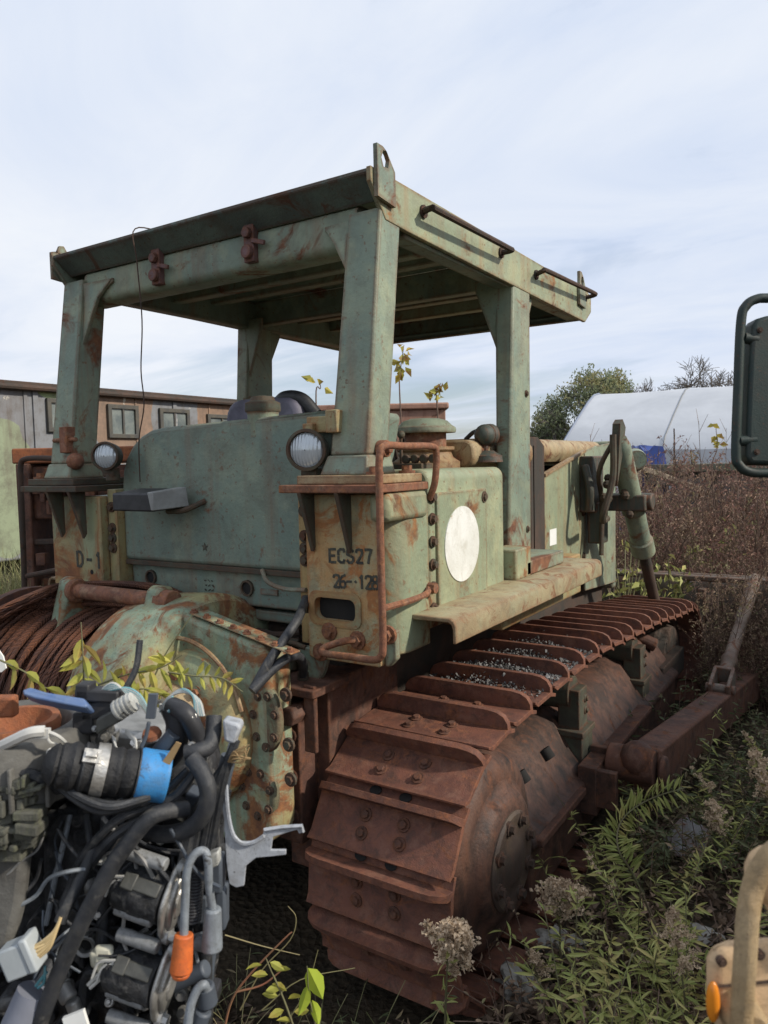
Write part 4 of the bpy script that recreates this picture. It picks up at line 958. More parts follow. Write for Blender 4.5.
# coil units
def coil(c, big=1.0):
    cx_, cy_ = c
    ax = (e(cx_ + 28, cy_ + 10, .06) - e(cx_ - 28, cy_ - 10, .04)).normalized()
    o = e(cx_ - 26, cy_ - 6, .04); r = .033 * big
    k = ep(MB().lathe(o, ax, [(0, r * .8), (.008, r), (.03, r), (.032, r * 1.03), (.05, r * 1.03), (.052, r), (.075, r)], 32), 'coil_unit', 'eng_black')
    m = MB()
    for (du_, dv_, l) in ((0, -30, .05), (-10, 26, .045)):
        s0 = e(cx_ - 12 + du_, cy_ - 4 + dv_, .06); m.cyl(s0 - ax * .012, s0 + ax * l, .0095, n=14)
    ep(m, 'coil_rod', 'greyplast', k, .002, split=True)
    fc = o + ax * .078
    up = (CU + CR * .28); up = (up - ax * up.dot(ax)).normalized(); sd = ax.cross(up)
    out = []
    for q in range(0, 360, 12):
        rr = r * 1.05 + r * .55 * max(0, abs(math.cos(R(q)))) ** 6
        out.append(fc + up * rr * math.cos(R(q)) + sd * rr * .92 * math.sin(R(q)))
    m = MB().slab(out, ax, .008)
    m.slab([fc + (p - fc) * .72 for p in out], ax, .014).slab([fc + (p - fc) * .4 for p in out], ax, .017)
    ep(m, 'coil_flange', 'silver', k, .003)
    m = MB()
    for sg in (-1, 1): m.bolt(fc + up * sg * r * 1.42 + ax * .008, ax, .0075, .012)
    ep(m, 'bolt', 'alloy', k, split=True)
    lab = o + ax * .04 + (up * .62 - EF * .8).normalized() * r * 1.02; nn = (up * .62 - EF * .8).normalized()
    m = MB().obox(lab, ax, ax.cross(nn), nn, .052, .018, .006).obox(lab - ax * .02, ax, ax.cross(nn), nn, .02, .022, .009)
    ep(m, 'coil_plug', 'olivegrey', k, .002)
    ep(MB().tube([lab - ax * .028, lab - ax * .045 - up * .01, lab - ax * .05 - up * .03], .0022, 5).tube([lab - ax * .028 + up * .004, lab - ax * .052 - up * .006, lab - ax * .058 - up * .03], .0022, 5), 'plug_wires', 'wire_w', k)
coil((146, 888)); coil((138, 970)); coil((128, 1052))
# ignition cables and boots
hose([(184, 935, .085), (185, 905, .085), (187, 872, .08), (194, 855, .075), (204, 851, .07), (208, 862, .07), (209, 885, .065), (213, 912, .06)], .0058, 'ignition_cable', 'greybelt', 10)
m = MB().cyl(e(184, 934, .085), e(181, 972, .09), .0125, .0150, n=18).cyl(e(181, 972, .09), e(181, 977, .09), .0135, .011, n=18); ep(m, 'boot', 'orange', bevel=.002)
m = MB().cyl(e(213, 908, .06), e(212, 950, .06), .0115, .0145, n=16).cyl(e(213, 945, .05), e(197, 942, .04), .011, n=14); ep(m, 'boot', 'greybelt', bevel=.003)
hose([(186, 1060, .08), (189, 1015, .08), (196, 992, .075), (204, 985, .07), (208, 996, .06)], .0062, 'ignition_cable', 'greybelt', 10)
m = MB().cyl(e(205, 985, .06), e(208, 1004, .055), .0125, .014, n=16).cyl(e(204, 1010, .06), e(196, 1030, .06), .012, n=14).cyl(e(207, 968, .04), e(170, 985, .03), .012, n=14).cyl(e(205, 940, .03), e(170, 950, .02), .012, n=14)
ep(m, 'boot', 'slate', bevel=.003)
m = MB()
for i in range(16): p = e(197 - .3 * i, 872 + 3.2 * i, .05); m.lathe(p, CU, [(-.0022, .010), (0, .012), (.0022, .010)], 14)
ep(m, 'corrugated_tube', 'black')
m = MB().obox(e(200, 905, .02), CR, CU, EF, .03, .04, .03).obox(e(216, 872, .02), CR, CU, EF, .022, .05, .03).obox(e(222, 905, .01), CR, CU, EF, .016, .06, .03)
ep(m, 'connector', 'slate', bevel=.004)
m = MB().obox(e(214, 858, .045), CR + CU * .4, CU, EF, .018, .02, .02); ep(m, 'connector', 'shrink', bevel=.003)
# multi-pin connector with tan wires, lower left
ax = (CR + CU * .42).normalized(); u2 = (CU - CR * .42).normalized()
m = MB().obox(e(20, 957, .10), ax, u2, EF, .038, .042, .03).obox(e(33, 950, .10), ax, u2, EF, .012, .046, .034); ep(m, 'connector', plain('pale_grey_connector', (.40, .43, .44), (.30, .33, .34), .45), bevel=.003)
m = MB()
for i in range(11):
    random.seed(i); q = (i - 5) * 1.7
    m.tube([e(36 + q * .3, 950 + q * .7 + 2, .10 + .002 * (i % 3)), e(48 + q * .2, 943 + q * .5 + random.uniform(-2, 2), .102), e(56, 930 + q * .2, .10), e(61, 917, .095)], .0021, 5)
ep(m, 'wire_bundle', 'wire_t')
hose([(60, 922, .09), (66, 908, .085), (76, 888, .075), (88, 862, .06), (98, 838, .05)], .0082, 'wiring_loom', 'rubber', 10)
m = MB().obox(e(104, 958, .05), CR, CU - EF * .3, EF, .036, .028, .016).obox(e(104, 958, .055), CR, CU, EF, .026, .036, .012); ep(m, 'connector', M.setdefault('cream', plain('cream_connector', (.62, .6, .48), (.5, .48, .38), .5)), bevel=.005)
ep(MB().tube([e(88, 985, .06), e(100, 973, .06), e(118, 963, .06)], .0028, 6).tube([e(90, 988, .06), e(104, 976, .06), e(120, 966, .06)], .0026, 6), 'plug_wires', 'wire_w')
m = MB().lathe(e(88, 942, .01), -EF, [(0, .016), (.012, .016), (.014, .014), (.012, .010), (.0, .009)], 20, False); ep(m, 'port', 'alloy')
ep(MB().cyl(e(88, 942, .008), e(88, 942, .016), .0095), 'port_hole_shade', 'cavity')
m = MB().cyl(e(62, 985, .02), e(70, 1000, .03), .012, n=12).cyl(e(72, 1000, .03), e(76, 1012, .03), .010, n=12).cyl(e(92, 880, .0), e(94, 892, .01), .012, n=10)
ep(m, 'pipe_stub', 'alloy', bevel=.003, split=True)
m = MB().cyl(e(34, 990, .07), e(10, 1050, .08), .022, .026, n=18); ep(m, 'loom_sleeve', M.setdefault('sleeve', plain('grey_loom_sleeve', (.19, .2, .24), (.14, .15, .18), .55)))
ep(MB().tube([e(36, 986, .075), e(42, 978, .08), e(47, 972, .08)], .002, 5).tube([e(38, 988, .075), e(44, 982, .08), e(45, 966, .08)], .002, 5), 'wire_bundle', 'wire_c')
ep(MB().obox(e(76, 1022, .09), CR + CU * .4, CU - CR * .3, EF, .03, .024, .006), 'paper_tag', 'white')
hose([(2, 1005, .04), (22, 1000, .06), (40, 985, .05), (52, 960, .03)], .009, 'hose', 'rubber', 10)
hose([(82, 1010, .02), (84, 985, .02), (94, 972, .03), (120, 995, .01), (132, 1015, 0)], .007, 'cable', 'rubber', 8)
# pale bracket strip on the right of the engine
P_ = [(232, 724), (240, 728), (233, 760), (226, 785), (228, 812), (232, 832), (240, 842), (252, 842), (262, 838), (264, 830), (302, 826), (303, 833), (299, 834), (297, 830), (273, 837), (271, 850), (286, 850), (286, 855), (270, 857), (256, 858), (246, 866), (244, 886), (236, 888), (229, 884), (226, 862), (224, 820), (219, 790), (222, 768), (228, 745)]
bk = ep(eslab(P_, .03, .005), 'support_bracket', 'bracketgrey', bevel=.0012)
m = MB().tube([e(u, v, .032) for u, v in ((226, 785), (228, 812), (233, 834), (242, 843), (254, 842), (264, 836))], .003, 6)
m.tube([e(u, v, .032) for u, v in ((264, 830), (283, 827), (302, 826), (303, 832))], .0028, 6, smooth=False)
ep(m, 'bracket_flange', 'bracketgrey', bk)
ep(eslab([(222, 720), (238, 724), (241, 728), (234, 745), (224, 742)], .045, .03), 'support_bracket', 'bracketgrey', bevel=.004)
m = MB()
random.seed(4)
for i in range(12): m.tube([e(228, 762, .04), e(238 + random.uniform(-6, 6), 756 + random.uniform(-6, 8), .045), e(246 + random.uniform(-8, 6), 752 + random.uniform(-8, 10), .045)], .0011, 4)
ep(m, 'frayed_tie', 'cardb')

# grey housing with a rusty bowl, beside the engine
cb = e(10, 1180, .0)
HS = thing('scrap_housing', 'grey cast housing with an orange rusted bowl on top, left of the black hoses', 'casting', (cb.x, cb.y, cb.z))
c0 = e(12, 722, .0)
ring_o, ring_i = [], []
m = MB()
vs = []
upv = V((0, 0, 1))
prof = [(-.092, .095, 0), (-.09, .112, 0), (-.012, .118, 0), (0, .112, 0), (0, .082, 0), (-.012, .078, 0), (-.05, .072, 0), (-.052, .0, 0)]
hm = m.lathe(c0, (0, 0, 1), [(p[0], p[1]) for p in prof], 48, False)
hs = hm.build('housing_body', M['eng_grey'], HS, .004)
ep(MB().lathe(c0 + V((0, 0, .0)), (0, 0, 1), [(-.048, .005), (-.045, .045), (-.03, .062), (-.004, .066), (.004, .064), (.004, .054), (-.012, .050), (-.032, .035), (-.036, .004)], 40, False), 'rusty_bowl', 'bowlrust', HS)
ep(MB().obox(e(6, 706, .02), hr, hf, upv, .03, .02, .03), 'bowl_lug', 'bowlrust', HS, .004)
m = MB()
for i in range(5): m.obox(c0 + hr * (-.07 + .04 * i) - hf * .112 * math.cos((-.07 + .04 * i) / .13) + V((0, 0, -.055)), hr, hf, upv, .006, .02, .06)
ep(m, 'housing_ribs', 'eng_grey', HS, .002)
random.seed(17)
m = MB()
for i in range(60):
    p = e(random.uniform(-20, 34), random.uniform(778, 848), random.uniform(.075, .098)); m.obox(p, CR + CU * random.choice((-.12, 0, .25)), CU, EF, random.uniform(.006, .035), random.uniform(.006, .022), random.uniform(.02, .04))
m.obox(e(4, 815, .05), CR, CU, EF, .085, .095, .08)
ep(m, 'mossy_casting', 'moss', HS, .0025)
ep(eslab([(-20, 845), (26, 850), (20, 905), (8, 955), (-20, 975)], .07, .03), 'grey_panel', 'eng_grey', HS, .01)
m = MB().tube([e(-10, 752, .09), e(10, 742, .10), (e(30, 733, .105)), e(45, 731, .10)], .0075, 8); m.obox(e(42, 733, .10), CR, CU, EF, .02, .012, .008)
ep(m, 'cloth_sleeve', 'wire_w', HS)
ep(MB().tube([e(45, 731, .10), e(56, 735, .10), e(64, 741, .09), e(69, 748, .07)], .0022, 6).tube([e(45, 733, .10), e(50, 742, .10), e(56, 744, .09), e(66, 752, .07)], .0017, 6).tube([e(52, 763, .09), e(48, 756, .1), e(50, 750, .1), e(54, 752, .09)], .0028, 6), 'wire_bundle', 'wire_w', HS)
ep(MB().cyl(e(4, 775, .08), e(-30, 765, .08), .009, n=10), 'cable_end', 'rubber', HS)
# blue plastic strip lying on the housing
m = MB().slab([e(22, 690, .04), e(30, 687, .04), (e(46, 692, .045)), e(84, 698, .05), e(89, 706, .055), e(84, 707, .06), e(60, 703, .06), e(34, 698, .055), e(23, 694, .05)], EF * .6 + CU * -.4, .03)
tag(m.build('plastic_strip', M['bluetape'], None, .003), 'torn dusty blue plastic strip lying on the grey housing rim', 'plastic strip')
# timber crib the engine rests on, mostly below the frame
cz = e(100, 1180, 0).z
ctr = LD(-.68, 1.22, 0)
m = MB()
for i in range(8):
    z0 = cz - .01 - .125 * (i + 1)
    if z0 < -.05: break
    for s2 in (-1, 1):
        m.obox(V((ctr.x, ctr.y, z0 + .06)) + (hf if i % 2 == 0 else hr) * s2 * .17, hr if i % 2 == 0 else hf, hf if i % 2 == 0 else hr, upv, .50, .10, .118)
m.obox(V((ctr.x, ctr.y, cz - .012)), hr, hf, upv, .54, .48, .024)
tag(m.build('timber_crib', plain('grey_timber', (.16, .13, .10), (.10, .08, .06), .85, scale=20), None, .004), 'stacked grey timbers under the scrap engine', 'timber stack')

# ================================================================== things cut by the right edge
M['mirror'] = weathered('dark_green_truck_paint', (.02, .036, .032), (.016, .029, .026), .12, streak=.05, edge=False, scale=4, bump=.12)
DM = 1.5
def mm_(u, v, o=0): return at(u, v, DM - o)
mb0 = mm_(760, 475)
MR = thing('truck_mirror', 'dark green truck wing mirror in a bent tube frame at the right edge', 'mirror', mb0)
m = MB().tube([mm_(860, 296), mm_(775, 298), mm_(757, 299), mm_(746, 306), mm_(741, 322), mm_(738, 390), mm_(736, 452), mm_(739, 465), mm_(750, 472), mm_(775, 473), mm_(860, 473)], .0095, 14)
m.build('mirror_frame', M['mirror'], MR)
pts = [mm_(u, v, .01) for u, v in ((753, 325), (758, 318), (768, 315), (850, 315), (850, 466), (752, 464), (747, 458), (748, 420), (750, 370))]
m = MB().slab(pts, -CB, .05); m.build('mirror_housing', M['mirror'], MR, .012, seg=4)
m = MB()
for (u, v) in ((760, 330), (757, 452)): m.bolt(mm_(u, v, .011), CB, .004, .004)
for q_ in m.pieces(): q_.build('bolt', M['frame'], MR)
m = MB().cyl(mm_(757, 340, .0), mm_(744, 338, .0), .011).cyl(mm_(755, 440, .0), mm_(739, 441, .0), .011)
for q_ in m.pieces(): q_.build('clamp', M['mirror'], MR)
pts = [mm_(u, v, -.042) for u, v in ((757, 326), (845, 322), (845, 460), (753, 458))]
MB().slab(pts, -CB, .004).build('mirror_glass', plain('mirror_glass', (.5, .55, .58), None, .08, 1, bump=0), MR)

DY = .68
def yy(u, v, o=0): return at(u, v, DY - o)
M['cream_y'] = weathered('sun_faded_tan_paint', (.66, .46, .27), (.58, .40, .23), .12, streak=.08, edge=False, rustcol=(.3, .16, .07), scale=8, bump=.15)
M['tube_y'] = weathered('worn_tan_handle_paint', (.36, .25, .13), (.44, .32, .18), .2, streak=.1, edge=False, rustcol=(.2, .12, .06), scale=10)
M['amber'] = plain('amber_lens', (.75, .25, .02), (.6, .18, .02), .25, bump=0)
YM = thing('machine_fender', 'tan machine fender with a bent grab handle at the lower right corner', 'machine', yy(750, 1100))
m = MB().slab([yy(u, v, .0) for u, v in ((712, 966), (717, 954), (734, 948), (850, 940), (850, 1150), (740, 1150), (722, 1040), (712, 1000))], -CB, .02)
m.build('fender_panel', M['cream_y'], YM, .012, seg=4)
m = MB().tube([yy(840, 812, .02), yy(780, 848, .03), yy(762, 868, .03), yy(753, 888, .03), yy(748, 915, .035), yy(745, 960, .035), yy(742, 1010, .03), yy(739, 1100, .03)], .0095, 16)
m.lathe(yy(743, 1016, .01), -EF, [(-.01, .019), (.012, .017), (.02, .012)], 18)
m.build('grab_handle', M['tube_y'], YM)
m = MB()
for (u, v) in ((722, 962), (760, 955)): m.bolt(yy(u, v, .001), CB, .003, .003)
for q_ in m.pieces(): q_.build('bolt', M['frame'], YM)
MB().slab([yy(u, v, .001) for u, v in ((716, 985), (850, 972), (850, 974.5), (716, 987.5))], CB, .0015).build('panel_seam', M['frame'], YM)
m = MB().sphere(yy(713, 1002, .006), .017, 16, (.36, .36, 1.15)); m.build('amber_lamp', M['amber'], YM)
MB().sphere(yy(768, 875, .01), .02, 14, (1, 1, 1.3)).cyl(yy(768, 880, .0), yy(800, 950, .0), .012).build('fender_knob', M['cream_y'], YM)
# ================================================================== GROUND
def gz(x, y):
    return -.05 + .035 * math.sin(1.7 * x + .6) * math.cos(1.3 * y) + .02 * math.sin(4.1 * x - 2.3 * y)
def axis_(c, near, step, far):
    a = []; k = 0; d = 0
    while d < far:
        a.append(d); d += step if d < near else (d - near) * .35 + step * 1.5
    a.append(far); return sorted({round(c - q, 4) for q in a} | {round(c + q, 4) for q in a})
gx, gy = axis_(1.5, 3.0, .10, 400), axis_(4.0, 4.0, .10, 400)
vs = [(x, y, gz(x, y) + (random.uniform(-.012, .012) if abs(x - 1.5) < 4 and abs(y - 4) < 5 else 0)) for y in gy for x in gx]
nx = len(gx)
m = MB().add(vs, [(j * nx + i, j * nx + i + 1, (j + 1) * nx + i + 1, (j + 1) * nx + i) for j in range(len(gy) - 1) for i in range(nx - 1)])
t = NT('litter_covered_soil'); c = t.vec()
n1 = t.noise(c, 2.2, 6, .65); n2 = t.noise(c, 26, 8, .75, 1)
v_ = t.n('ShaderNodeTexVoronoi'); v_.inputs['Scale'].default_value = 32; t.l(c, v_.inputs[0])
col = t.mix(t.ramp(n1, .38, .62), (.05, .042, .03), (.085, .065, .042))
col = t.mix(t.math('MULTIPLY', t.ramp(n2, .45, .65), .7), col, (.13, .095, .06))
col = t.mix(t.math('MULTIPLY', t.ramp(v_.outputs['Distance'], .25, .0), .6), col, (.16, .115, .075))
M['soil'] = t.bsdf(col, .95, spec=.15, bump=t.math('ADD', n2, v_.outputs['Distance']), bs=.9, bd=.04)
tag(m.build('ground', M['soil'], None, recalc=False), kind='structure')

# ================================================================== PLANTS
M['leaf_green'] = leafmat('weed_leaf', (.24, .28, .08), (.42, .42, .15), (.48, .41, .16))
M['leaf_dull'] = leafmat('dull_weed_leaf', (.085, .105, .05), (.15, .165, .08), (.22, .175, .10))
M['leaf_yellow'] = leafmat('yellow_leaf', (.55, .50, .10), (.40, .42, .09), (.42, .30, .09), 14, .35)
M['leaf_lime'] = leafmat('lime_leaf', (.50, .60, .05), (.42, .52, .06), None, 9, .4)
M['leaf_gold'] = leafmat('autumn_sapling_leaf', (.55, .40, .07), (.33, .33, .08), (.30, .17, .06), 9, .35)
M['stem_g'] = plain('weed_stem', (.16, .16, .075), (.12, .10, .055), .7, bump=0)
M['stem_b'] = plain('dead_stem', (.16, .105, .075), (.10, .065, .05), .8, bump=0)
M['stem_r'] = plain('reddish_stem', (.26, .10, .055), (.2, .12, .06), .7, bump=0)
M['fluff'] = leafmat('seed_fluff', (.80, .64, .46), (.60, .47, .33), (.42, .31, .21), 30, .3)
M['drybits'] = leafmat('dry_weed_bits', (.29, .15, .115), (.15, .085, .07), (.36, .23, .155), 3, .25)
M['drybits2'] = leafmat('tan_weed_bits', (.36, .25, .17), (.23, .15, .10), (.26, .24, .12), 3, .25)
M['litter'] = leafmat('dead_leaf_litter', (.13, .085, .055), (.20, .14, .095), (.07, .05, .035), 6, .1)
M['straw'] = leafmat('dry_grass', (.36, .30, .16), (.24, .22, .10), (.14, .16, .055), 2, .25)
M['straw2'] = leafmat('tall_dry_grass', (.40, .36, .19), (.17, .20, .075), (.24, .22, .10), 1.2, .3)
M['bark'] = plain('tree_bark', (.17, .15, .13), (.11, .095, .08), .9, scale=6)
def leaf2(m, p, d, l, w, up=None, fold=.18, curl=.25):
    d = d.normalized(); u = up or V((random.uniform(-1, 1), random.uniform(-1, 1), random.uniform(-.2, 1)))
    s = d.cross(u); s = perp(d)[0] if s.length < 1e-4 else s.normalized(); n = s.cross(d); vs = [p]; tw = random.uniform(-.4, .4)
    for t_, k in ((.22, .72), (.5, 1), (.78, .62)):
        c = p + d * l * t_ - n * l * curl * t_ * t_; s2 = s * math.cos(tw * t_) + n * math.sin(tw * t_)
        vs += [c + s2 * w * k * .5 + n * w * fold * k, c - n * w * .02, c - s2 * w * k * .5 + n * w * fold * k]
    vs.append(p + d * l * .98 - n * l * curl)
    return m.add(vs, [(0, 1, 2), (0, 2, 3), (1, 4, 5, 2), (2, 5, 6, 3), (4, 7, 8, 5), (5, 8, 9, 6), (7, 10, 8), (8, 10, 9)])
def leaf(m, p, d, l, w, up=None, fold=.25):
    d = d.normalized(); u = up or V((random.uniform(-1, 1), random.uniform(-1, 1), random.uniform(-.2, 1)))
    s = d.cross(u); s = perp(d)[0] if s.length < 1e-4 else s.normalized(); n = s.cross(d)
    a = p + d * l * .45 + s * w * .5 + n * w * fold; b = p + d * l * .45 - s * w * .5 + n * w * fold
    q = p + d * l * .5
    return m.add([p, a, p + d * l - n * l * .12, b, q - n * w * .08], [(0, 1, 4), (1, 2, 4), (2, 3, 4), (3, 0, 4)])
def rnd(a=1): return V((random.uniform(-a, a), random.uniform(-a, a), random.uniform(-a, a)))
def hang(name, label, cat, loc, parts, group=None, rot=0):
    o = thing(name, label, cat, loc, group); o.rotation_euler = (0, 0, rot)
    for nm, mb, mat in parts:
        if mb.v: mb.build(nm, M[mat], o, sharp=False, recalc=False, pinv=Matrix())
    return o
def bent(h, lean, n=9):
    return [V((lean[0] * (i / n) ** 1.8, lean[1] * (i / n) ** 1.8, h * (i / n) - .15 * h * (lean[0] ** 2 + lean[1] ** 2) ** .5 * (i / n) ** 3)) for i in range(n + 1)]
def weed(h, lean, nl, ll, lw, seed, head=0, headr=.05):
    random.seed(seed); st, lf, hd = MB(), MB(), MB()
    P = crom(bent(h, lean), 3); st.tube(P, .0035 + .002 * h, 5, smooth=False, taper=.4)
    for i in range(nl):
        t_ = .12 + .86 * i / nl; k = int(t_ * (len(P) - 1)); p = P[k]; tan = (P[min(k + 1, len(P) - 1)] - P[k - 1]).normalized()
        a = i * 2.4 + random.uniform(-.4, .4); r = V((math.cos(a), math.sin(a), 0))
        d = (r + tan * random.uniform(.3, .9) - V((0, 0, random.uniform(0, .5)))).normalized()
        leaf2(lf, p, d, ll * random.uniform(.6, 1.15) * (1 - .4 * t_), lw * random.uniform(.7, 1.2))
    if head:
        top = P[-1]
        for j in range(head):
            t_ = random.random(); k = int((.66 + .34 * t_) * (len(P) - 1)); b = P[k]
            a = seed + random.gauss(0, 1.1); L = headr * (1.2 - .95 * t_) * random.uniform(.6, 1.15)
            q = b + V((math.cos(a), math.sin(a), .5 + .4 * random.random())) * L
            st.tube([b, b.lerp(q, .6) + V((0, 0, L * .15)), q], .0011, 3, smooth=False)
            for z in range(46):
                f_ = random.uniform(.12, 1.08); c = b.lerp(q, f_) + V((0, 0, L * (.22 * math.sin(f_ * 3) - .12 * f_ * f_))) + rnd(headr * .085)
                leaf(hd, c, rnd(), headr * random.uniform(.10, .19), headr * .11)
    return [('stem', st, 'stem_g'), ('foliage', lf, 'leaf_green'), ('seed_head', hd, 'fluff')]
def ground_at(u, v):
    p = onZ(u, v, -.03); return V((p.x, p.y, gz(p.x, p.y) - .02))

# individual weeds one can point to
def topped(name, label, bu, bv, tu, tv, nl, ll, lw, seed, head, headr, cat='weed', dn=0.0):
    b = ground_at(bu, bv); dep = (b - CAM).dot(-CB) - dn; tp = at(tu, tv, dep); h = tp.z - b.z
    return hang(name, label, cat, b, weed(h, (tp.x - b.x, tp.y - b.y), nl, ll, lw, seed, head, headr))
topped('goldenrod', 'dry goldenrod with a fluffy beige seed head in front of the track at the bottom', 445, 1075, 450, 925, 26, .07, .012, 1, 60, .10, 'goldenrod', .25)
topped('goldenrod', 'browned goldenrod head leaning against the round hub cover of the track', 560, 985, 560, 885, 14, .06, .012, 2, 60, .10, 'goldenrod', .1)
topped('goldenrod', 'slim goldenrod spike with green leaves right of the browned head', 640, 985, 583, 845, 34, .085, .011, 3, 18, .03, 'goldenrod')
topped('goldenrod', 'yellowish goldenrod clump by the push arm at the right edge', 800, 900, 752, 748, 95, .085, .012, 4, 34, .09, 'goldenrod')
topped('goldenrod', 'grey goldenrod plume drooping over the push arm', 735, 850, 690, 762, 22, .07, .012, 5, 16, .05, 'goldenrod')
topped('goldenrod', 'tall pale green goldenrod with a buff plume just left of the tan grab handle', 690, 1080, 668, 905, 40, .08, .012, 6, 30, .06, 'goldenrod', .1)
topped('goldenrod', 'small tan seed plume standing low between the two plastic bags', 548, 1030, 528, 950, 16, .05, .01, 7, 26, .045, 'goldenrod')
topped('goldenrod', 'leafy yellow green goldenrod without a plume near the bottom centre', 605, 1075, 612, 930, 48, .085, .012, 8, 0, .03, 'goldenrod', .1)
topped('goldenrod', 'brown plumed goldenrod rising behind the arching weed', 735, 900, 712, 800, 30, .07, .012, 9, 30, .07, 'goldenrod')
topped('goldenrod', 'bushy yellow tipped goldenrod under the end of the push arm', 790, 840, 744, 728, 90, .08, .012, 10, 20, .06, 'goldenrod')
# arching weed with dense narrow leaves
b = ground_at(668, 948); dep = (b - CAM).dot(-CB)
P = crom([b, at(636, 880, dep), at(618, 848, dep), at(622, 820, dep + .1), at(648, 800, dep + .2), at(690, 786, dep + .25)], 8)
random.seed(8); st, lf = MB(), MB(); loc = P[0].copy(); P = [p - loc for p in P]
st.tube(P, .005, 6, smooth=False, taper=.4)
for i in range(120):
    k = int((.22 + .78 * i / 120) * (len(P) - 2)); tan = (P[k + 1] - P[k]).normalized(); s_ = tan.cross(CB).normalized() * (1 if i % 2 else -1)
    leaf2(lf, P[k], s_ + tan * .55 + rnd(.35), random.uniform(.06, .095), .013)
hang('arching_weed', 'tall weed bent into an arch with rows of narrow green leaves', 'weed', loc, [('stem', st, 'stem_g'), ('foliage', lf, 'leaf_green')])
# bare reddish stem and pale curved stalk at the lower left of the track
def stalks(name, label, cat, paths, mat, r=.003, leaves=(), lmat='leaf_yellow'):
    loc = V(paths[0][0]); st, lf = MB(), MB()
    for P in paths: st.tube([V(p) - loc for p in P], r, 5, k=5, taper=.5)
    for p, d, l, w in leaves: leaf2(lf, V(p) - loc, V(d), l, w, up=-CB + rnd(.5))
    return hang(name, label, cat, loc, [('stem', st, mat), ('foliage', lf, lmat)])
q = lambda u, v, d=1.85: at(u, v, d)
stalks('red_stalk', 'bare reddish weed stalk rising beside the orange boot', 'weed', [[q(222, 1040), q(232, 1000), q(252, 972), q(285, 938), q(292, 932)], [q(236, 992), q(262, 985), q(282, 970)]], 'stem_r', .0035)
stalks('pale_stalk', 'thin pale curved grass stalks below the grey bracket', 'grass stalk', [[q(240, 1010), q(262, 970), q(290, 940), q(296, 918), q(288, 906)], [q(225, 935), q(262, 946), q(300, 955)], [q(282, 1030), q(306, 990), q(318, 950)], [q(262, 1010), q(300, 980), q(355, 968)]], 'straw', .002)
random.seed(6)
lv = []
for (u, v) in ((262, 965), (270, 962), (268, 975), (276, 972), (272, 984), (282, 986), (278, 996), (288, 999), (284, 1010), (294, 1012), (292, 1022)): lv.append((q(u, v, 1.6), CR * random.choice((-1, 1)) + CU * random.uniform(-.6, .5), .035, .017))
stalks('yellow_leaf_sprig', 'curled yellow green leaf sprig near the bottom left of the track', 'sprig', [[q(300, 1045, 1.6), q(284, 1000, 1.6), q(270, 968, 1.6), q(266, 958, 1.6)]], 'stem_g', .003, lv)
lv = [(q(308, 968, 1.55), CR * .5 - CU, .065, .04), (q(308, 985, 1.55), -CR * .2 - CU, .06, .025), (q(312, 1000, 1.55), CR * .35 - CU, .05, .022)]
stalks('bright_leaf', 'two bright lime leaves on a thin stalk left of the track', 'sprig', [[q(320, 1045, 1.55), q(310, 1000, 1.55), q(307, 966, 1.55)]], 'stem_g', .002, lv, 'leaf_lime')
# yellowing vine over the winch and the engine
def sprig(label, pts, d, n, ll, lw, seed, mat='leaf_yellow', drop=.5, side=1.0):
    ll *= .82; lw *= .62
    random.seed(seed); P = [at(u, v, d) for u, v in pts]; C_ = crom(P, 6); lv = []
    for i in range(n):
        k = int((.1 + .9 * i / n) * (len(C_) - 2)); tan = (C_[k + 1] - C_[k]).normalized()
        s_ = tan.cross(CB).normalized() * (1 if i % 2 else -1) * side
        lv.append((C_[k], s_ + tan * .5 - CU * drop + rnd(.25), ll * random.uniform(.7, 1.2), lw * random.uniform(.8, 1.2)))
    return stalks('vine_sprig', label, 'vine', [P], 'stem_g', .002, lv, mat)
sprig('pair of large drooping yellow green leaves in front of the wire rope', [(84, 690), (83, 655), (81, 622)], 1.5, 9, .07, .03, 1, drop=1.0, side=.5)
sprig('thin yellow vine with withered leaves crossing the wire rope to the left', [(0, 660), (25, 672), (40, 685), (58, 692)], 1.4, 7, .055, .026, 2, drop=.9)
sprig('pale yellow compound leaf spreading behind the top connectors', [(98, 685), (128, 674), (160, 668), (182, 655)], 1.45, 16, .055, .022, 3, drop=.9)
sprig('yellow green compound leaf pointing right across the hub cover', [(168, 672), (196, 676), (222, 678), (243, 692)], 1.45, 14, .036, .015, 4, drop=.3)
sprig('yellow hanging leaves just above the blue capped duct', [(120, 700), (135, 690), (150, 690), (170, 700)], 1.4, 12, .06, .02, 5, drop=1.0)
stalks('vine_sprig', 'long thin bare vine tendril rising over the gear case', 'vine', [[at(148, 690, 1.5), at(165, 655, 1.5), at(180, 632, 1.5), at(192, 615, 1.5)]], 'stem_g', .0018)
m = MB().slab([at(u, v, 1.42) for u, v in ((-3, 646), (4, 656), (7, 668), (2, 672), (-4, 668))], CB, .004)
tag(m.build('paper_scrap', M['white'], None), 'small white scrap caught in leaves at the left edge', 'litter')

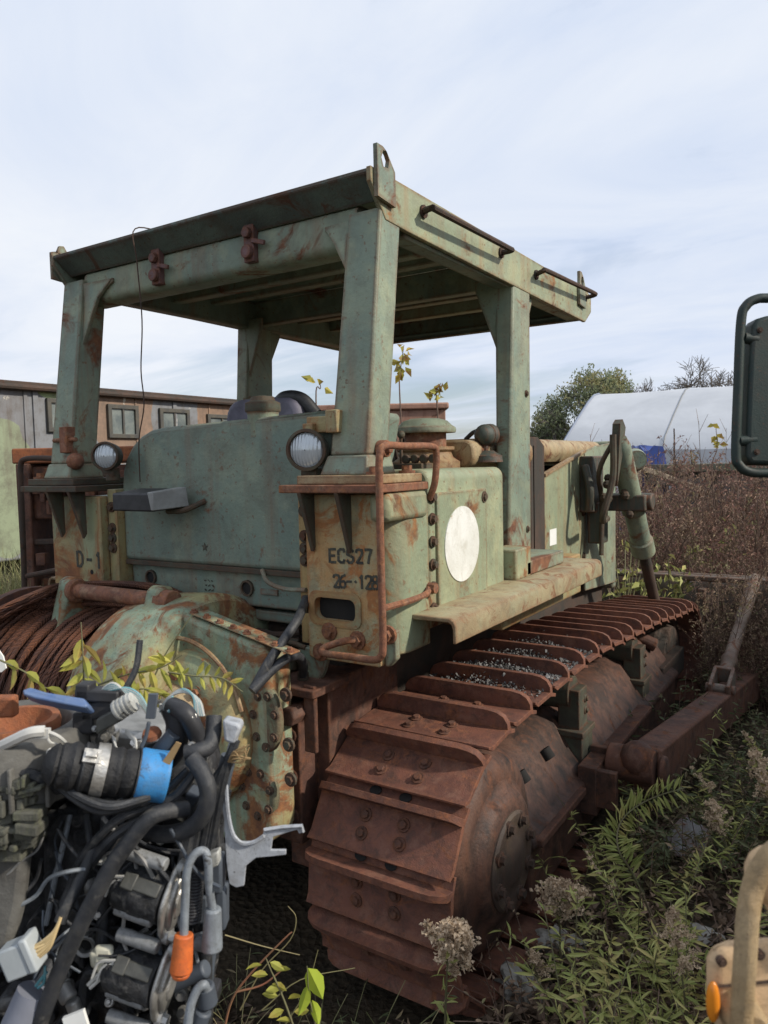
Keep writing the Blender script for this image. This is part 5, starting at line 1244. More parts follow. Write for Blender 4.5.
# ground cover under the weeds
random.seed(31)
m = MB()
def out_of_track(x, y): return not (.55 < x < 1.27 and 1.9 < y < 6.4) and not (-1.3 < x < .7 and 1.85 < y < 6.9)
n = 0
while n < 9500:
    u, v = random.uniform(430, 900), random.uniform(690, 1240)
    if random.random() < .25: u, v = random.uniform(180, 480), random.uniform(900, 1240)
    p = ground_at(u, v)
    if not out_of_track(p.x, p.y) or p.y > 9: continue
    n += 1
    d = rnd(); d.z *= .35
    l = random.uniform(.025, .07); leaf(m, V((p.x, p.y, gz(p.x, p.y) + random.uniform(.0, .05))), d, l, l * random.uniform(.3, .6), fold=random.uniform(-.5, .5))
tag(m.build('leaf_litter', M['litter'], None, sharp=False, recalc=False), 'fallen brown leaves covering the ground', 'leaf litter', kind='stuff')
def cover(name, label, mat, smat, count, pick, hmin, hmax, nl, ll, lw, seed, lean=.5):
    random.seed(seed); lf, st = MB(), MB(); n = 0
    while n < count:
        p = pick()
        if p is None: continue
        n += 1; h = random.uniform(hmin, hmax); le = (random.uniform(-lean, lean) * h, random.uniform(-lean, lean) * h)
        B_ = bent(h, le, 5)
        st.tube([p + x for x in B_], .002 + .002 * h, 3, smooth=False, taper=.5)
        for i in range(nl):
            k = random.randint(1, 4); t_ = random.random(); q_ = p + B_[k].lerp(B_[k + 1], t_)
            a = random.uniform(0, 6.28); leaf2(lf, q_, V((math.cos(a), math.sin(a), random.uniform(-.3, .8))), ll * random.uniform(.5, 1.2), lw * random.uniform(.6, 1.3))
    o = MB(); o.add(lf.v, lf.f); nf = len(lf.f); o.add(st.v, st.f)
    ob = o.build(name, M[mat], None, sharp=False, recalc=False); ob.data.materials.append(M[smat])
    ob.data.polygons.foreach_set('material_index', [0] * nf + [1] * (len(ob.data.polygons) - nf))
    return tag(ob, label, 'undergrowth', kind='stuff')
def pick_uv(u0, u1, v0, v1, ok=lambda p, u, v: True):
    def f():
        u, v = random.uniform(u0, u1), random.uniform(v0, v1); p = ground_at(u, v)
        return p if out_of_track(p.x, p.y) and p.x > 1.3 and p.y < 11 and ok(p, u, v) else None
    return f
clump = lambda p, u, v: math.sin(5 * p.x + 1) * math.cos(4 * p.y) + .6 * math.sin(11 * p.x + 7 * p.y) > random.uniform(-.9, .7)
cover('undergrowth', 'low green weeds spreading right of the track', 'leaf_green', 'stem_g', 135, pick_uv(560, 900, 800, 1250, clump), .18, .58, 34, .062, .0095, 51)
cover('undergrowth', 'dull tangled weeds around the push arm', 'leaf_dull', 'stem_b', 330, pick_uv(640, 900, 660, 900, lambda p, u, v: u > 640 + (v - 660) * -.1), .15, .5, 26, .05, .012, 52)
cover('dry_twigs', 'tangle of dry twigs and dead stalks on the ground beside the track', 'drybits2', 'stem_b', 330, pick_uv(480, 900, 760, 1250), .08, .42, 12, .032, .011, 53, 1.2)
random.seed(77)
def pk2():
    u, v = random.uniform(190, 430), random.uniform(905, 1240); p = ground_at(u, v)
    return p if out_of_track(p.x, p.y) else None
cover('dry_twigs', 'dark dry grass in the shade between engine and track', 'leaf_dull', 'straw', 160, pk2, .08, .3, 5, .05, .006, 54, 1.0)
# tall grass at the far left
random.seed(60)
m = MB()
for i in range(5200):
    d = random.uniform(3.9, 8.5); l = random.uniform(-.56, -.40) * d; p = LD(l, d, 0); p.z = gz(p.x, p.y)
    if p.x > -1.15 or (p.x < -4.9): continue
    h = random.uniform(.6, 1.35); a = random.uniform(0, 6.28); k = random.uniform(.1, .55) * h; dx, dy = math.cos(a) * k, math.sin(a) * k
    s_ = V((-math.sin(a), math.cos(a), 0)) * random.uniform(.004, .009)
    m.add([p - s_, p + s_, p + V((dx * .35, dy * .35, h * .6)) + s_ * .8, p + V((dx * .35, dy * .35, h * .6)) - s_ * .8, p + V((dx, dy, h * (1 - .25 * k / h)))], [(0, 1, 2, 3), (3, 2, 4)])
tag(m.build('tall_grass', M['straw2'], None, sharp=False, recalc=False), 'tall pale grass and weeds left of the bulldozer', 'tall grass', kind='stuff')

# dry brown brush beyond the track
def brush(seed, h):
    random.seed(seed); st, lf = MB(), MB()
    for i in range(4):                   # bare stalks standing out of the bush
        a = random.uniform(0, 6.28); t_ = V((math.cos(a) * .35, math.sin(a) * .35, h * random.uniform(1.0, 1.22))); st.tube([(0, 0, 0), t_ * .5 + rnd(.05), t_], .006, 4, smooth=False, taper=.4)
        for j in range(6): q_ = t_ * random.uniform(.6, 1); st.tube([q_, q_ + V((random.uniform(-.15, .15), random.uniform(-.15, .15), .16))], .003, 3, smooth=False, taper=.5)
    for i in range(15):
        a = random.uniform(0, 6.28); r = random.uniform(0, .28); hh = h * random.uniform(.5, 1.1)
        b = V((r * math.cos(a), r * math.sin(a), 0)); le = V((math.cos(a) * .28 * hh + random.uniform(-.2, .2), math.sin(a) * .28 * hh + random.uniform(-.2, .2), 0))
        P = [b + le * (k / 5) ** 1.6 + V((0, 0, hh * k / 5)) for k in range(6)]
        st.tube(P, .0065, 4, smooth=False, taper=.35)
        for j in range(15):
            t_ = random.uniform(.3, 1); k = min(4, int(t_ * 5)); q_ = P[k].lerp(P[k + 1], t_ * 5 - k if k < 5 else 1); aa = random.uniform(0, 6.28)
            e_ = q_ + V((math.cos(aa), math.sin(aa), random.uniform(.5, 1.5))) * random.uniform(.08, .22)
            st.tube([q_, e_], .003, 3, smooth=False, taper=.5)
            for z in range(9):
                c = q_.lerp(e_, random.uniform(.2, 1.1)) + rnd(.018); l = random.uniform(.016, .05); leaf(lf, c, rnd(), l, l * .42)
    return [('stems', st, 'stem_b'), ('foliage', lf, 'drybits' if seed % 5 in (0, 2, 3) else 'drybits2')]
protos = []
BR = []
random.seed(90)
rows = [(8.6, .29, .64, 15, 1.72), (9.9, .27, .62, 15, 1.76), (11.4, .27, .60, 14, 1.80), (7.5, .31, .64, 12, 1.5), (5.75, .445, .6, 14, .85), (6.0, .45, .58, 12, .95)]
looks = [('dry brown weed bush with rusty seed bits', 'bush')]
k = 0
for d, r0, r1, n, h in rows:
    for i in range(n):
        rr = r0 + (r1 - r0) * (i + random.uniform(.1, .9)) / n; dd = d + random.uniform(-.45, .45); p = LD(rr * dd, dd, 0); p.z = gz(p.x, p.y) - .03
        hh = h * random.uniform(.62, 1.12); sc = 1
        if (p.x < (1.45 if d > 7 else 1.3) and p.y < 7.3) or (d > 7 and p.y < 7.15): continue
        if len(protos) < 5:
            o = hang('dry_bush', 'dry reddish brown weed bush in the thicket behind the push arm', 'bush', p, brush(200 + k, 1.6), 'dry brown bushes behind the bulldozer'); protos.append(o); o.scale = (hh / 1.6,) * 3
        else:
            o = dup(protos[k % 5]); o.location = p; o.rotation_euler = (0, 0, random.uniform(0, 6.28)); o.scale = (hh / 1.6,) * 3
        k += 1
# green plant by the cylinder foot
random.seed(95)
for (u, v, d, n, lab) in ((672, 600, 6.6, 90, 'leafy green bush at the foot of the lift cylinder'), (625, 590, 6.2, 40, 'small green weed tucked behind the lift cylinder rod'), (706, 565, 7.6, 36, 'yellow flecked green weed in the brown thicket')):
    b = at(u, v, d); h = b.z + .05 + .30; b.z = -.05; lf, st = MB(), MB()
    for i in range(14):
        a = random.uniform(0, 6.28); r = random.uniform(.1, .35); P = [V((0, 0, 0)), V((r * .4 * math.cos(a), r * .4 * math.sin(a), h * .6)), V((r * math.cos(a), r * math.sin(a), h * random.uniform(.75, 1.1)))]
        C_ = crom(P, 6); st.tube(C_, .005, 4, smooth=False)
        for j in range(n // 7):
            q_ = C_[random.randint(5, len(C_) - 1)] + rnd(.05); leaf(lf, q_, rnd() + V((0, 0, .3)), random.uniform(.06, .12), random.uniform(.025, .05))
    hang('green_bush', lab, 'bush', b, [('stems', st, 'stem_g'), ('foliage', lf, 'leaf_green')])
# saplings with autumn leaves behind the bulldozer
def sapling(label, u, v0, v1, d, n, seed, l=.17):
    random.seed(seed); top, b = at(u, v0, d), at(u - 4, v1, d); bz = V((b.x, b.y, -.03)); st, lf = MB(), MB()
    P = crom([V((0, 0, 0)), V((.05, 0, b.z * .5)), b - bz, (b - bz).lerp(top - bz, .5) + rnd(.05), top - bz], 6)
    st.tube(P, .012, 5, smooth=False, taper=.3)
    for i in range(n):
        q_ = P[random.randint(int(len(P) * .74), len(P) - 1)] + rnd(.05); leaf(lf, q_, rnd() + V((0, 0, -.6)), l * random.uniform(.6, 1.1), l * .55)
    hang('sapling', label, 'sapling', bz, [('stem', st, 'stem_b'), ('foliage', lf, 'leaf_gold')])
sapling('tall golden leaved sapling right of the canopy rear post', 404, 345, 400, 7.5, 24, 3, .13)
sapling('shorter yellow leaved sapling above the pre-cleaner cap', 441, 383, 404, 7.5, 16, 4, .12)
sapling('thin sapling with a few small leaves seen under the canopy', 320, 383, 400, 7.5, 4, 5, .14)
sapling('yellow tipped sapling in front of the white tent', 716, 428, 470, 9, 9, 6, .13)
# litter
def crumple(name, label, cat, u, v, r, mat, seed, flat=.5, dz=.04):
    random.seed(seed); b = ground_at(u, v); m = MB().sphere((0, 0, 0), r, 40, (1.2, .9, flat))
    m.v = [tuple(V(x) * (1 + .75 * noise.noise(V(x) / r * 1.6 + V((seed, 0, 0))) + .35 * noise.noise(V(x) / r * 4.5 + V((0, seed, 0))))) for x in m.v]
    o = m.build(name, M[mat], None, angle=25); o.location = b + V((0, 0, dz)); return tag(o, label, cat)
M['bagwhite'] = plain('dirty_white_plastic', (.33, .315, .285), (.17, .155, .13), .5, scale=12, spec=.4, bump=.6)
crumple('plastic_bag', 'crumpled dirty white plastic bag on the ground below the track hub', 'bag', 520, 985, .085, 'bagwhite', 3)
crumple('plastic_bag', 'greyish plastic bag half under weeds right of the track hub', 'bag', 560, 940, .07, 'bagwhite', 4, .7)
crumple('plastic_bag', 'flattened pale plastic scrap in the weeds near the grab handle', 'bag', 692, 938, .07, 'bagwhite', 5, .25)
b = ground_at(682, 850)
m = MB().slab([(-.13, -.05, .0), (.10, -.09, .02), (.14, .03, .09), (.04, .10, .14), (-.08, .04, .06)], (0, -.3, 1), .008)
o = m.build('metal_scrap', weathered('grey_scrap_sheet', (.28, .28, .28), (.2, .19, .18), .5, rustcol=(.22, .08, .04), scale=5), None, .003); o.location = b + V((0, 0, .05)); o.rotation_euler = (0, 0, R(25)); tag(o, 'bent grey scrap sheet with rust patch lying in the weeds', 'scrap metal')
# ================================================================== BACKGROUND
# camouflaged shelter on the far left
t = NT('camouflage_panel'); c = t.vec()
n = t.noise(c, 1.6, 3, .5, .3)
def blob(u, v, ry, rz):
    p = onX(u, v, -5.05); mp = t.n('ShaderNodeMapping'); mp.vector_type = 'TEXTURE'; mp.inputs['Location'].default_value = p; mp.inputs['Scale'].default_value = (9, ry, rz); t.l(c, mp.inputs[0])
    ln = t.n('ShaderNodeVectorMath', operation='LENGTH'); t.l(mp.outputs[0], ln.inputs[0])
    return t.ramp(t.math('ADD', ln.outputs['Value'], t.math('MULTIPLY', n, .9)), 1.46, 1.44)
col = t.mix(blob(6, 490, .34, .72), (.20, .205, .215), (.25, .29, .185))
col = t.mix(blob(72, 388, .5, .16), col, (.30, .37, .19))
col = t.mix(blob(126, 420, .42, .60), col, (.25, .165, .115))
col = t.mix(blob(222, 425, .45, .5), col, (.26, .165, .11))
n2 = t.noise(c, 20, 4)
pe = t.math('MULTIPLY', t.ramp(t.noise(c, 2.6, 8, .7), .62, .635), 1.0)
sx_ = t.n('ShaderNodeSeparateXYZ'); t.l(c, sx_.inputs[0])
pe = t.math('MULTIPLY', pe, t.ramp(sx_.outputs['Z'], 2.1, 2.7))
col = t.mix(pe, col, (.52, .50, .43))
col = t.mix(t.math('MULTIPLY', t.ramp(t.noise(c, 7, 8, .75), .45, .66), .55), col, (.09, .075, .06))
mpz = t.n('ShaderNodeMapping'); mpz.inputs['Scale'].default_value = (6, 6, .5); t.l(c, mpz.inputs[0])
col = t.mix(t.math('MULTIPLY', t.ramp(t.noise(mpz.outputs[0], 1, 6, .7), .5, .68), .5), col, (.11, .08, .06))
M['camo'] = t.bsdf(col, .7, bump=n2, bs=.05)
SX = -5.05
SH = thing('camouflage_shelter', 'grey green and brown camouflaged shelter body with small square windows at the left', 'shelter', (-6.2, 5.5, 0))
m = MB()
for y in (2.6, 3.4, 4.7, 5.35, 6.6, 7.9): m.box(SX, SX + .02, y - .03, y + .03, 1.0, 2.72)
for q_ in m.pieces(): q_.build('batten', M['camo'], SH, .003)
MB().tube([(SX + .07, 1.4, 2.735), (SX + .07, 9.2, 2.735)], .03, 8, smooth=False).build('gutter', M['frame'], SH)
MB().box(-7.3, SX, 1.4, 9.2, .95, 2.74).build('body', M['camo'], SH, .02)
rf = MB().box(-7.35, SX + .05, 1.35, 9.25, 2.74, 2.80).build('roof_edge', M['frame'], SH, .01)
m = MB()
for u in (27,): a = onX(u, 440, SX); m.box(SX, SX + .015, a.y - .02, a.y + .02, .96, 2.73)
for y in (6.0, 7.2): m.box(SX, SX + .012, y - .012, y + .012, .96, 2.73)
for q_ in m.pieces(): q_.build('panel_seam', M['camo'], SH, .002)
M['wglass'] = plain('dusty_window_glass', (.10, .12, .12), (.2, .22, .2), .2, scale=6, bump=0, spec=.5)
M['wframe'] = plain('dark_window_frame', (.05, .05, .048), (.09, .08, .06), .6)
for (u0, v0, u1, v1) in ((45, 398, 72, 432), (106, 404, 138, 438), (158, 408, 189, 440), (206, 414, 236, 443)):
    a, b = onX(u0, v0, SX), onX(u1, v1, SX); y0, y1, z0, z1 = a.y, b.y, min(b.z, onX(u0, v1, SX).z), a.z
    w_ = MB().ring([(y0, z0), (y1, z0), (y1, z1), (y0, z1)], [(y0 + .05, z0 + .05), (y1 - .05, z0 + .05), (y1 - .05, z1 - .05), (y0 + .05, z1 - .05)], 'x', SX, SX + .04).build('window', M['wframe'], SH, .006)
    g_ = MB().box(SX + .004, SX + .012, y0 + .05, y1 - .05, z0 + .05, z1 - .05).build('pane', M['wglass'], w_)
    MB().box(SX + .012, SX + .03, (y0 + y1) / 2 - .012, (y0 + y1) / 2 + .012, z0 + .05, z1 - .05).build('mullion', M['wframe'], w_)
m = MB().box(-7.1, -5.3, 1.6, 9.0, .62, .95); m.build('chassis', M['frame'], SH)
for y in (2.4, 7.6, 8.6):
    for x in (-6.95, -5.45):
        MB().lathe((x - .13, y, .48), (1, 0, 0), [(0, .3), (.02, .5), (.06, .53), (.2, .53), (.24, .5), (.26, .3)], 28).build('wheel', M['black'], SH)
# rusty loader deck between shelter and bulldozer
RX = -2.3
a0, a1 = at(12, 462, 4.9), at(68, 462, 4.9)
TRL = thing('rusty_trailer', 'rusty flat trailer with dark machinery under its orange deck, left of the bulldozer', 'trailer', V((a0.x, a0.y, 0)) + hf * .5)
m = MB(); L0, L1 = -.497 * 4.9, -.08 * 4.9
def rb(m, l0, l1, d0, d1, z0, z1):
    return m.hexa([LD(l0, d0, z0), LD(l1, d0, z0), LD(l1, d1, z0), LD(l0, d1, z0), LD(l0, d0, z1), LD(l1, d0, z1), LD(l1, d1, z1), LD(l0, d1, z1)])
rb(m, L0, L1, 4.9, 6.3, 1.92, 2.02); m.build('deck', M['bowlrust'], TRL, .01)
m = MB(); rb(m, L0 + .05, L1, 4.93, 5.0, 1.55, 1.90); rb(m, L0 + .03, L0 + .12, 4.88, 6.2, 1.1, 1.92); rb(m, L0 + .12, L1, 4.95, 6.2, 1.05, 1.15); m.build('side_rail', M['rust'], TRL, .01)
m = MB(); rb(m, L0 + .15, L1, 5.2, 6.1, .55, 1.05); rb(m, L0 + .1, L1, 4.9, 4.95, 1.38, 1.42); rb(m, L0 + .2, L0 + .35, 5.0, 5.2, 0, 1.1); rb(m, -1.2, -1.0, 5.0, 5.2, 0, 1.1); m.build('underframe', M['frame'], TRL, .01)
random.seed(41); m = MB()
for i in range(40): p = LD(random.uniform(L0 + .15, L0 + 1.0), 4.9, random.uniform(1.2, 1.85)); m.obox(p, hr, hf, V((0, 0, 1)), random.uniform(.03, .10), .06, random.uniform(.03, .10))

for q_ in m.pieces(): q_.build('bracket', M['rust'], TRL, .004)
m = MB()
for s2 in (L0 + .5, L0 + 1.6): m.lathe(LD(s2, 5.1, .42), hf, [(0, .25), (.02, .40), (.2, .42), (.24, .25)], 24)
m.build('wheels', M['black'], TRL)
# orange truck box behind the bulldozer
c0 = at(375, 470, 9.4)
OB = thing('truck_box', 'rust orange truck box with a rolled rim behind the pre-cleaner', 'truck box', (c0.x, c0.y, 0))
M['oxide'] = weathered('oxide_orange_paint', (.30, .165, .115), (.25, .13, .09), .4, rustcol=(.2, .08, .045), edge=False)
d = 9.4
zt = at(400, 404, d).z
m = MB(); rb(m, -.82, .80, d, d + 2.2, .6, zt - .08); m.build('box_body', M['oxide'], OB, .01)
m = MB(); rb(m, -.86, .84, d - .05, d + 2.25, zt - .08, zt); m.build('box_rim', M['oxide'], OB, .02)
m = MB()
for s2 in (-.5, .5):
    for q_ in (.4, 1.8): m.lathe(LD(s2, d + q_, .45), hr, [(-.12, .3), (-.1, .48), (.1, .48), (.12, .3)], 24)
m.build('wheels', M['black'], OB)
m = MB(); rb(m, -.7, .7, d + .1, d + 2.1, .4, .62); m.build('chassis', M['frame'], OB)
# white fabric tent
A = V((8.65, 36, 0)); ax, ac = (.84, -.54), (.54, .84)
def TP(t_, q_, z): return LD(A.x + ax[0] * t_ + ac[0] * q_, A.y + ax[1] * t_ + ac[1] * q_, z)
half = [(0, 0), (0, 2.2), (.35, 2.75), (2.2, 3.80), (4.1, 4.80), (5.1, 5.22), (5.96, 5.35)]
prof = half + [(11.92 - q_, z) for q_, z in half[::-1][1:]]
M['fabric'] = plain('white_tent_fabric', (.50, .52, .55), (.42, .44, .47), .6, scale=.5, bump=0)
TN = thing('fabric_tent', 'large white arched fabric tent building in the distance', 'tent', TP(10, 6, 0))
vs, fs = [], []
T_ = [0, 1.55, 3.1, 4.66, 6.2, 7.8, 9.4, 11, 12.6, 14.2, 17, 20]
for t_ in T_:
    sag = 0 if T_.index(t_) % 3 == 0 else -.05
    vs += [TP(t_, q_ , z + sag * (z > 2)) for q_, z in prof]
npf = len(prof)
for i in range(len(T_) - 1):
    for j in range(npf - 1): fs.append((i * npf + j, (i + 1) * npf + j, (i + 1) * npf + j + 1, i * npf + j + 1))
m = MB().add(vs, fs + [tuple(range(npf)), tuple(range((len(T_) - 1) * npf, len(T_) * npf))]); cv = m.build('cover', M['fabric'], TN, 0, angle=30)
m = MB()
for t_ in (4.66, 9.4, 14.2): m.tube([TP(t_, q_, z + .01) for q_, z in prof[1:-1]], .03, 5, smooth=False)
m.build('roof_rib', M['greyplast'], cv)
m = MB().tube([TP(0, q_, z + .02) for q_, z in prof[1:-1]], .06, 5, smooth=False); m.build('end_hoop', plain('blue_edge_strip', (.18, .21, .28)), cv)
# blue tarpaulin pile
p0 = at(650, 462, 17)
m = MB(); random.seed(2)
g = 9
vs = [tuple(LD(6.15 + 1.0 * i / g - .5, 17 + 1.0 * j / g, max(0, (2.08 if 1 < i < g - 1 and 0 < j < g else 1.5) + random.uniform(-.08, .08)) if 0 < i < g and 0 < j < g else 0)) for j in range(g + 1) for i in range(g + 1)]
m.add(vs, [(j * (g + 1) + i, j * (g + 1) + i + 1, (j + 1) * (g + 1) + i + 1, (j + 1) * (g + 1) + i) for j in range(g) for i in range(g)])
tag(m.build('tarpaulin', plain('blue_tarpaulin', (.025, .055, .24), (.018, .04, .17), .45, scale=2), None), 'blue tarpaulin covered pile below the left end of the white tent', 'tarpaulin')
# dark green flatbed behind the brush
FB = thing('flatbed_trailer', 'dark green flatbed trailer with black wheels behind the brown brush', 'trailer', LD(7.4, 16, 0))
M['dgreen'] = weathered('flatbed_green', (.06, .075, .05), (.05, .06, .045), .2, edge=False)
zf = at(700, 464, 15.5).z
m = MB(); rb(m, 5.9, 9.2, 15.5, 17.6, zf - .16, zf); m.build('deck', M['dgreen'], FB, .01)
m = MB(); rb(m, 6.0, 9.1, 15.8, 17.2, zf - .45, zf - .17); rb(m, 8.0, 9.2, 15.48, 15.6, zf - .9, zf - .16); m.build('chassis', M['dgreen'], FB, .02)
for l in (6.5, 7.3, 8.2):
    MB().lathe(LD(l, 15.55, zf - .68), hf, [(0, .2), (.02, .40), (.06, .43), (.3, .43), (.34, .3)], 24).build('wheel', M['black'], FB)
m = MB()
for l in (6.1, 6.45): m.cyl(LD(l, 15.6, zf), LD(l - .02, 15.6, zf + (.75 if l < 6.3 else .3)), .014, n=6)
m.build('stake', M['frame'], FB)
p_ = LD(5.0, 12.6, 0)
m = MB(); a, b = at(628, 463, 12.2), at(712, 494, 12.2); m.obox((a + b) / 2, b - a, hf, V((0, 0, 1)), (b - a).length, .12, .09)
for f_ in (.12, .88): c_ = a.lerp(b, f_); m.box(c_.x - .05, c_.x + .05, c_.y - .05, c_.y + .05, -.05, c_.z)
tag(m.build('timber_rail', plain('pale_timber', (.42, .34, .24), (.3, .24, .17), .8), None, .01), 'pale weathered timber rail behind the brown brush', 'timber rail')

# trees
def tree(name, label, loc, h, spread, levels, seed, leaves=0, lsize=.3, mat='leaf_dull', tw=.02, trunk=.3, r0=.16, lean=0, width=None):
    random.seed(seed); br, lf = MB(), MB(); tips = []
    def grow(p, d, l, r, k):
        q_ = p + d * l; mid = p.lerp(q_, .5) + rnd(l * .06)
        br.tube([p, mid, q_], r, 5 if r > .05 else 3, smooth=False, taper=.62)
        if k == 0: tips.append((q_, d)); return
        if k <= 2: tips.append((mid, d))
        n_ = random.choice((3, 3, 4)) if k > 1 else 3
        for i in range(n_):
            s_ = rnd(); s_ = (s_ - d * s_.dot(d)).normalized()
            nd = (d * random.uniform(.55, 1) + s_ * spread * random.uniform(.6, 1.15) + V((0, 0, .14))).normalized()
            grow(p.lerp(q_, random.uniform(.6, 1)), nd, l * random.uniform(.62, .84), max(tw, r * .58), k - 1)
    grow(V((0, 0, 0)), V((lean, 0, 1)).normalized(), h * trunk, r0, levels)
    for (q_, d) in tips:
        for i in range(leaves): leaf(lf, q_ + rnd(lsize * 1.5), rnd() + V((0, 0, -.2)), lsize * random.uniform(.5, 1.1), lsize * random.uniform(.35, .6))
    allv = br.v + lf.v; kz = h / max(v[2] for v in allv); wid = max(max(v[0] for v in allv) - min(v[0] for v in allv), max(v[1] for v in allv) - min(v[1] for v in allv)); kx = kz if not width else width / wid
    for mb in (br, lf): mb.v = [(v[0] * kx, v[1] * kx, v[2] * kz) for v in mb.v]
    return hang(name, label, 'tree', loc, [('trunk', br, 'bark'), ('crown', lf, mat)])
M['leaf_tree'] = leafmat('greyish_tree_leaf', (.18, .215, .115), (.26, .285, .165), (.33, .30, .14), .6, .45)
tree('broadleaf_tree', 'thinning grey green leafy tree rising left of the white tent', LD(12.9, 46, -.3), 8.0, .85, 6, 4, 6, .20, 'leaf_tree', .016, .30, .16, width=7.0)
tree('broadleaf_tree', 'lower leafy tree at the left foot of the white tent', LD(10.0, 45, -.3), 5.6, .9, 5, 9, 4, .20, 'leaf_tree', .02, .28, .14, width=4.5)
tree('bare_tree', 'large bare grey tree above the tent roof beside the mirror', LD(21.9, 49, -.3), 9.0, .8, 6, 12, 0, .2, 'leaf_tree', .018, .28, .2, width=8)
tree('bare_tree', 'small bare tree peeking over the middle of the tent roof', LD(19.4, 53, -.3), 7.9, .85, 6, 15, 0, .2, 'leaf_tree', .018, .3, .14, width=6)
tree('bare_tree', 'slender bare sapling behind the tent ridge near the leafy tree', LD(16.6, 54, -.3), 7.6, .7, 5, 18, 0, .2, 'leaf_tree', .018, .32, .12, width=4.5)
# distant hedge line that closes the horizon
random.seed(70); m = MB()
for i in range(9000):
    an = random.uniform(-1.0, 1.0); d_ = random.uniform(85, 105); l_ = math.tan(an) * d_
    z = random.uniform(-.2, 2.4 + 1.1 * math.sin(l_ * .13) + .7 * math.sin(l_ * .37 + 1)); leaf(m, LD(l_, d_, z), rnd(), random.uniform(.5, 1.2), random.uniform(.3, .7))
tag(m.build('far_hedge', M['leaf_tree'], None, sharp=False, recalc=False), 'far hedge line along the horizon', 'hedge', kind='stuff')

# unseen truck added right of the picture to shade weeds and lower tracks
BT = thing('shade_truck', 'added unseen truck that shades the weeds and lower tracks', 'truck', (5.3, 4.5, 0))
MB().box(4.1, 6.5, 1.3, 8.4, .95, 2.5).build('box', plain('tan_bounce_canvas', (.34, .31, .23), (.28, .25, .19), .8), BT, .05)  # tan picked to bounce light back into the shade
m = MB().prism([(8.5, .6), (10.3, .6), (10.4, 1.5), (10.1, 1.75), (9.9, 2.4), (8.5, 2.4)], 'x', 4.2, 6.4); cbn = m.build('shade_truck_cab', M['mirror'], BT, .04)
MB().slab([(4.35, 10.12, 1.8), (6.25, 10.12, 1.8), (6.25, 9.95, 2.32), (4.35, 9.95, 2.32)], (0, 1, .3), .02).build('shade_truck_windscreen', M['wglass'], cbn)
MB().box(4.185, 4.205, 8.8, 9.6, 1.75, 2.25).build('shade_truck_side_window', M['wglass'], cbn)
MB().box(4.4, 6.2, 1.5, 10.1, .6, .95).build('chassis', M['frame'], BT)
for y in (2.3, 3.45, 9.4):
    for x in (4.15, 6.15): MB().lathe((x, y, .5), (1, 0, 0), [(0, .3), (.02, .5), (.06, .55), (.24, .55), (.28, .5), (.30, .3)], 28).build('wheel', M['black'], BT)

# ================================================================== LIGHT, SKY, CAMERA
SUN_AZ, SUN_EL = R(14), R(34)            # measured from +X towards +Y
sd = V((math.cos(SUN_AZ) * math.cos(SUN_EL), math.sin(SUN_AZ) * math.cos(SUN_EL), math.sin(SUN_EL)))
sl = bpy.data.lights.new('sun', 'SUN'); sl.energy = 3.3; sl.angle = R(3); sl.color = (1, .93, .82)
so = bpy.data.objects.new('sun', sl); COL.objects.link(so); so.rotation_euler = (-sd).to_track_quat('-Z', 'Y').to_euler(); so.location = (8, 2, 9)
W = bpy.data.worlds.new('World'); S.world = W; W.use_nodes = True; nt = W.node_tree; nt.nodes.clear()
N = lambda typ, **k: (lambda x: ([setattr(x, a, b) for a, b in k.items()], x)[1])(nt.nodes.new(typ))
Lk = nt.links.new
out = N('ShaderNodeOutputWorld'); bg = N('ShaderNodeBackground'); sky = N('ShaderNodeTexSky'); sky.sky_type = 'NISHITA'; sky.sun_disc = False
sky.sun_elevation = SUN_EL; sky.sun_rotation = math.atan2(sd.x, sd.y); sky.dust_density = 1.5
tc = N('ShaderNodeTexCoord'); sp = N('ShaderNodeSeparateXYZ'); Lk(tc.outputs['Generated'], sp.inputs[0])
def mth(op, a, b=None, cl=False):
    x = N('ShaderNodeMath', operation=op, use_clamp=cl)
    for i, q_ in enumerate((a, b)):
        if q_ is None: continue
        if isinstance(q_, (int, float)): x.inputs[i].default_value = q_
        else: Lk(q_, x.inputs[i])
    return x.outputs[0]
zz = mth('ADD', mth('MAXIMUM', sp.outputs['Z'], 0.0), .16)
cb_ = N('ShaderNodeCombineXYZ'); Lk(mth('DIVIDE', sp.outputs['X'], zz), cb_.inputs[0]); Lk(mth('DIVIDE', sp.outputs['Y'], zz), cb_.inputs[1])
mp = N('ShaderNodeMapping'); mp.inputs['Rotation'].default_value = (0, 0, R(-28)); mp.inputs['Scale'].default_value = (.30, .62, 1); mp.inputs['Location'].default_value = (.35, 1.25, 0); Lk(cb_.outputs[0], mp.inputs[0])
def nz(sc, de, ro, di):
    x = N('ShaderNodeTexNoise'); x.inputs['Scale'].default_value = sc; x.inputs['Detail'].default_value = de; x.inputs['Roughness'].default_value = ro; x.inputs['Distortion'].default_value = di
    Lk(mp.outputs[0], x.inputs['Vector']); return x.outputs['Fac']
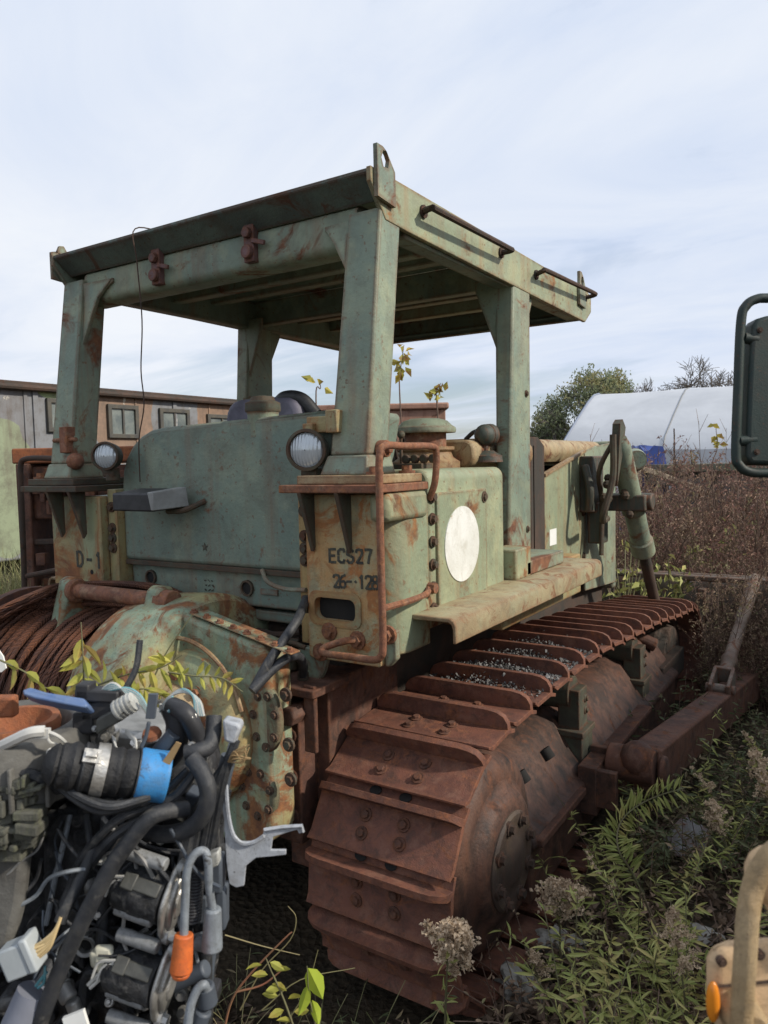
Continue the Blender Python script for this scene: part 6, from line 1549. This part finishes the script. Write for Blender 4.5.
def rmp(f_, a, b):
    x = N('ShaderNodeMapRange'); x.inputs['From Min'].default_value = a; x.inputs['From Max'].default_value = b; Lk(f_, x.inputs['Value']); return x.outputs['Result']
n1 = nz(1.1, 7, .58, .5); n2 = nz(2.3, 8, .6, .9); n3 = nz(.55, 4, .5, .2)
lowz = rmp(sp.outputs['Z'], .26, .06)
cl = mth('ADD', rmp(mth('SUBTRACT', mth('ADD', mth('MULTIPLY', n1, .65), mth('MULTIPLY', n2, .35)), mth('MULTIPLY', lowz, .17)), .25, .50), .34, True)
mxc = N('ShaderNodeMix', data_type='RGBA'); Lk(rmp(mth('ADD', mth('MULTIPLY', n3, .6), mth('MULTIPLY', n2, .4)), .40, .60), mxc.inputs[0])
CLOUD_LO, CLOUD_HI, SKYS = (5.1, 5.85, 7.3), (7.1, 7.4, 7.9), .10
mxc.inputs[6].default_value = (*CLOUD_LO, 1); mxc.inputs[7].default_value = (*CLOUD_HI, 1)
mx = N('ShaderNodeMix', data_type='RGBA'); Lk(cl, mx.inputs[0]); Lk(sky.outputs[0], mx.inputs[6]); Lk(mxc.outputs[2], mx.inputs[7])
Lk(mx.outputs[2], bg.inputs[0]); bg.inputs[1].default_value = SKYS; Lk(bg.outputs[0], out.inputs[0])

cam = bpy.data.cameras.new('camera'); co = bpy.data.objects.new('camera', cam); COL.objects.link(co); S.camera = co
cam.sensor_fit = 'AUTO'; cam.sensor_width = 36; cam.lens = F / 1024 * 36; cam.clip_start = .02; cam.clip_end = 2000
mw = Matrix((CR, CU, CB)).transposed().to_4x4(); mw.translation = CAM; co.matrix_world = mw
cam.dof.use_dof = True; cam.dof.focus_distance = 2.9; cam.dof.aperture_fstop = 9
S.render.resolution_x, S.render.resolution_y = 768, 1024
S.render.engine = 'CYCLES'
S.view_settings.view_transform = 'Standard'; S.view_settings.look = 'None'; S.view_settings.gamma = 1; S.view_settings.use_curve_mapping = False
S.view_settings.exposure = 0.32
S.cycles.use_denoising = True; S.cycles.max_bounces = 6; S.cycles.diffuse_bounces = 3; S.cycles.glossy_bounces = 3; S.cycles.transmission_bounces = 3; S.cycles.sample_clamp_indirect = 6
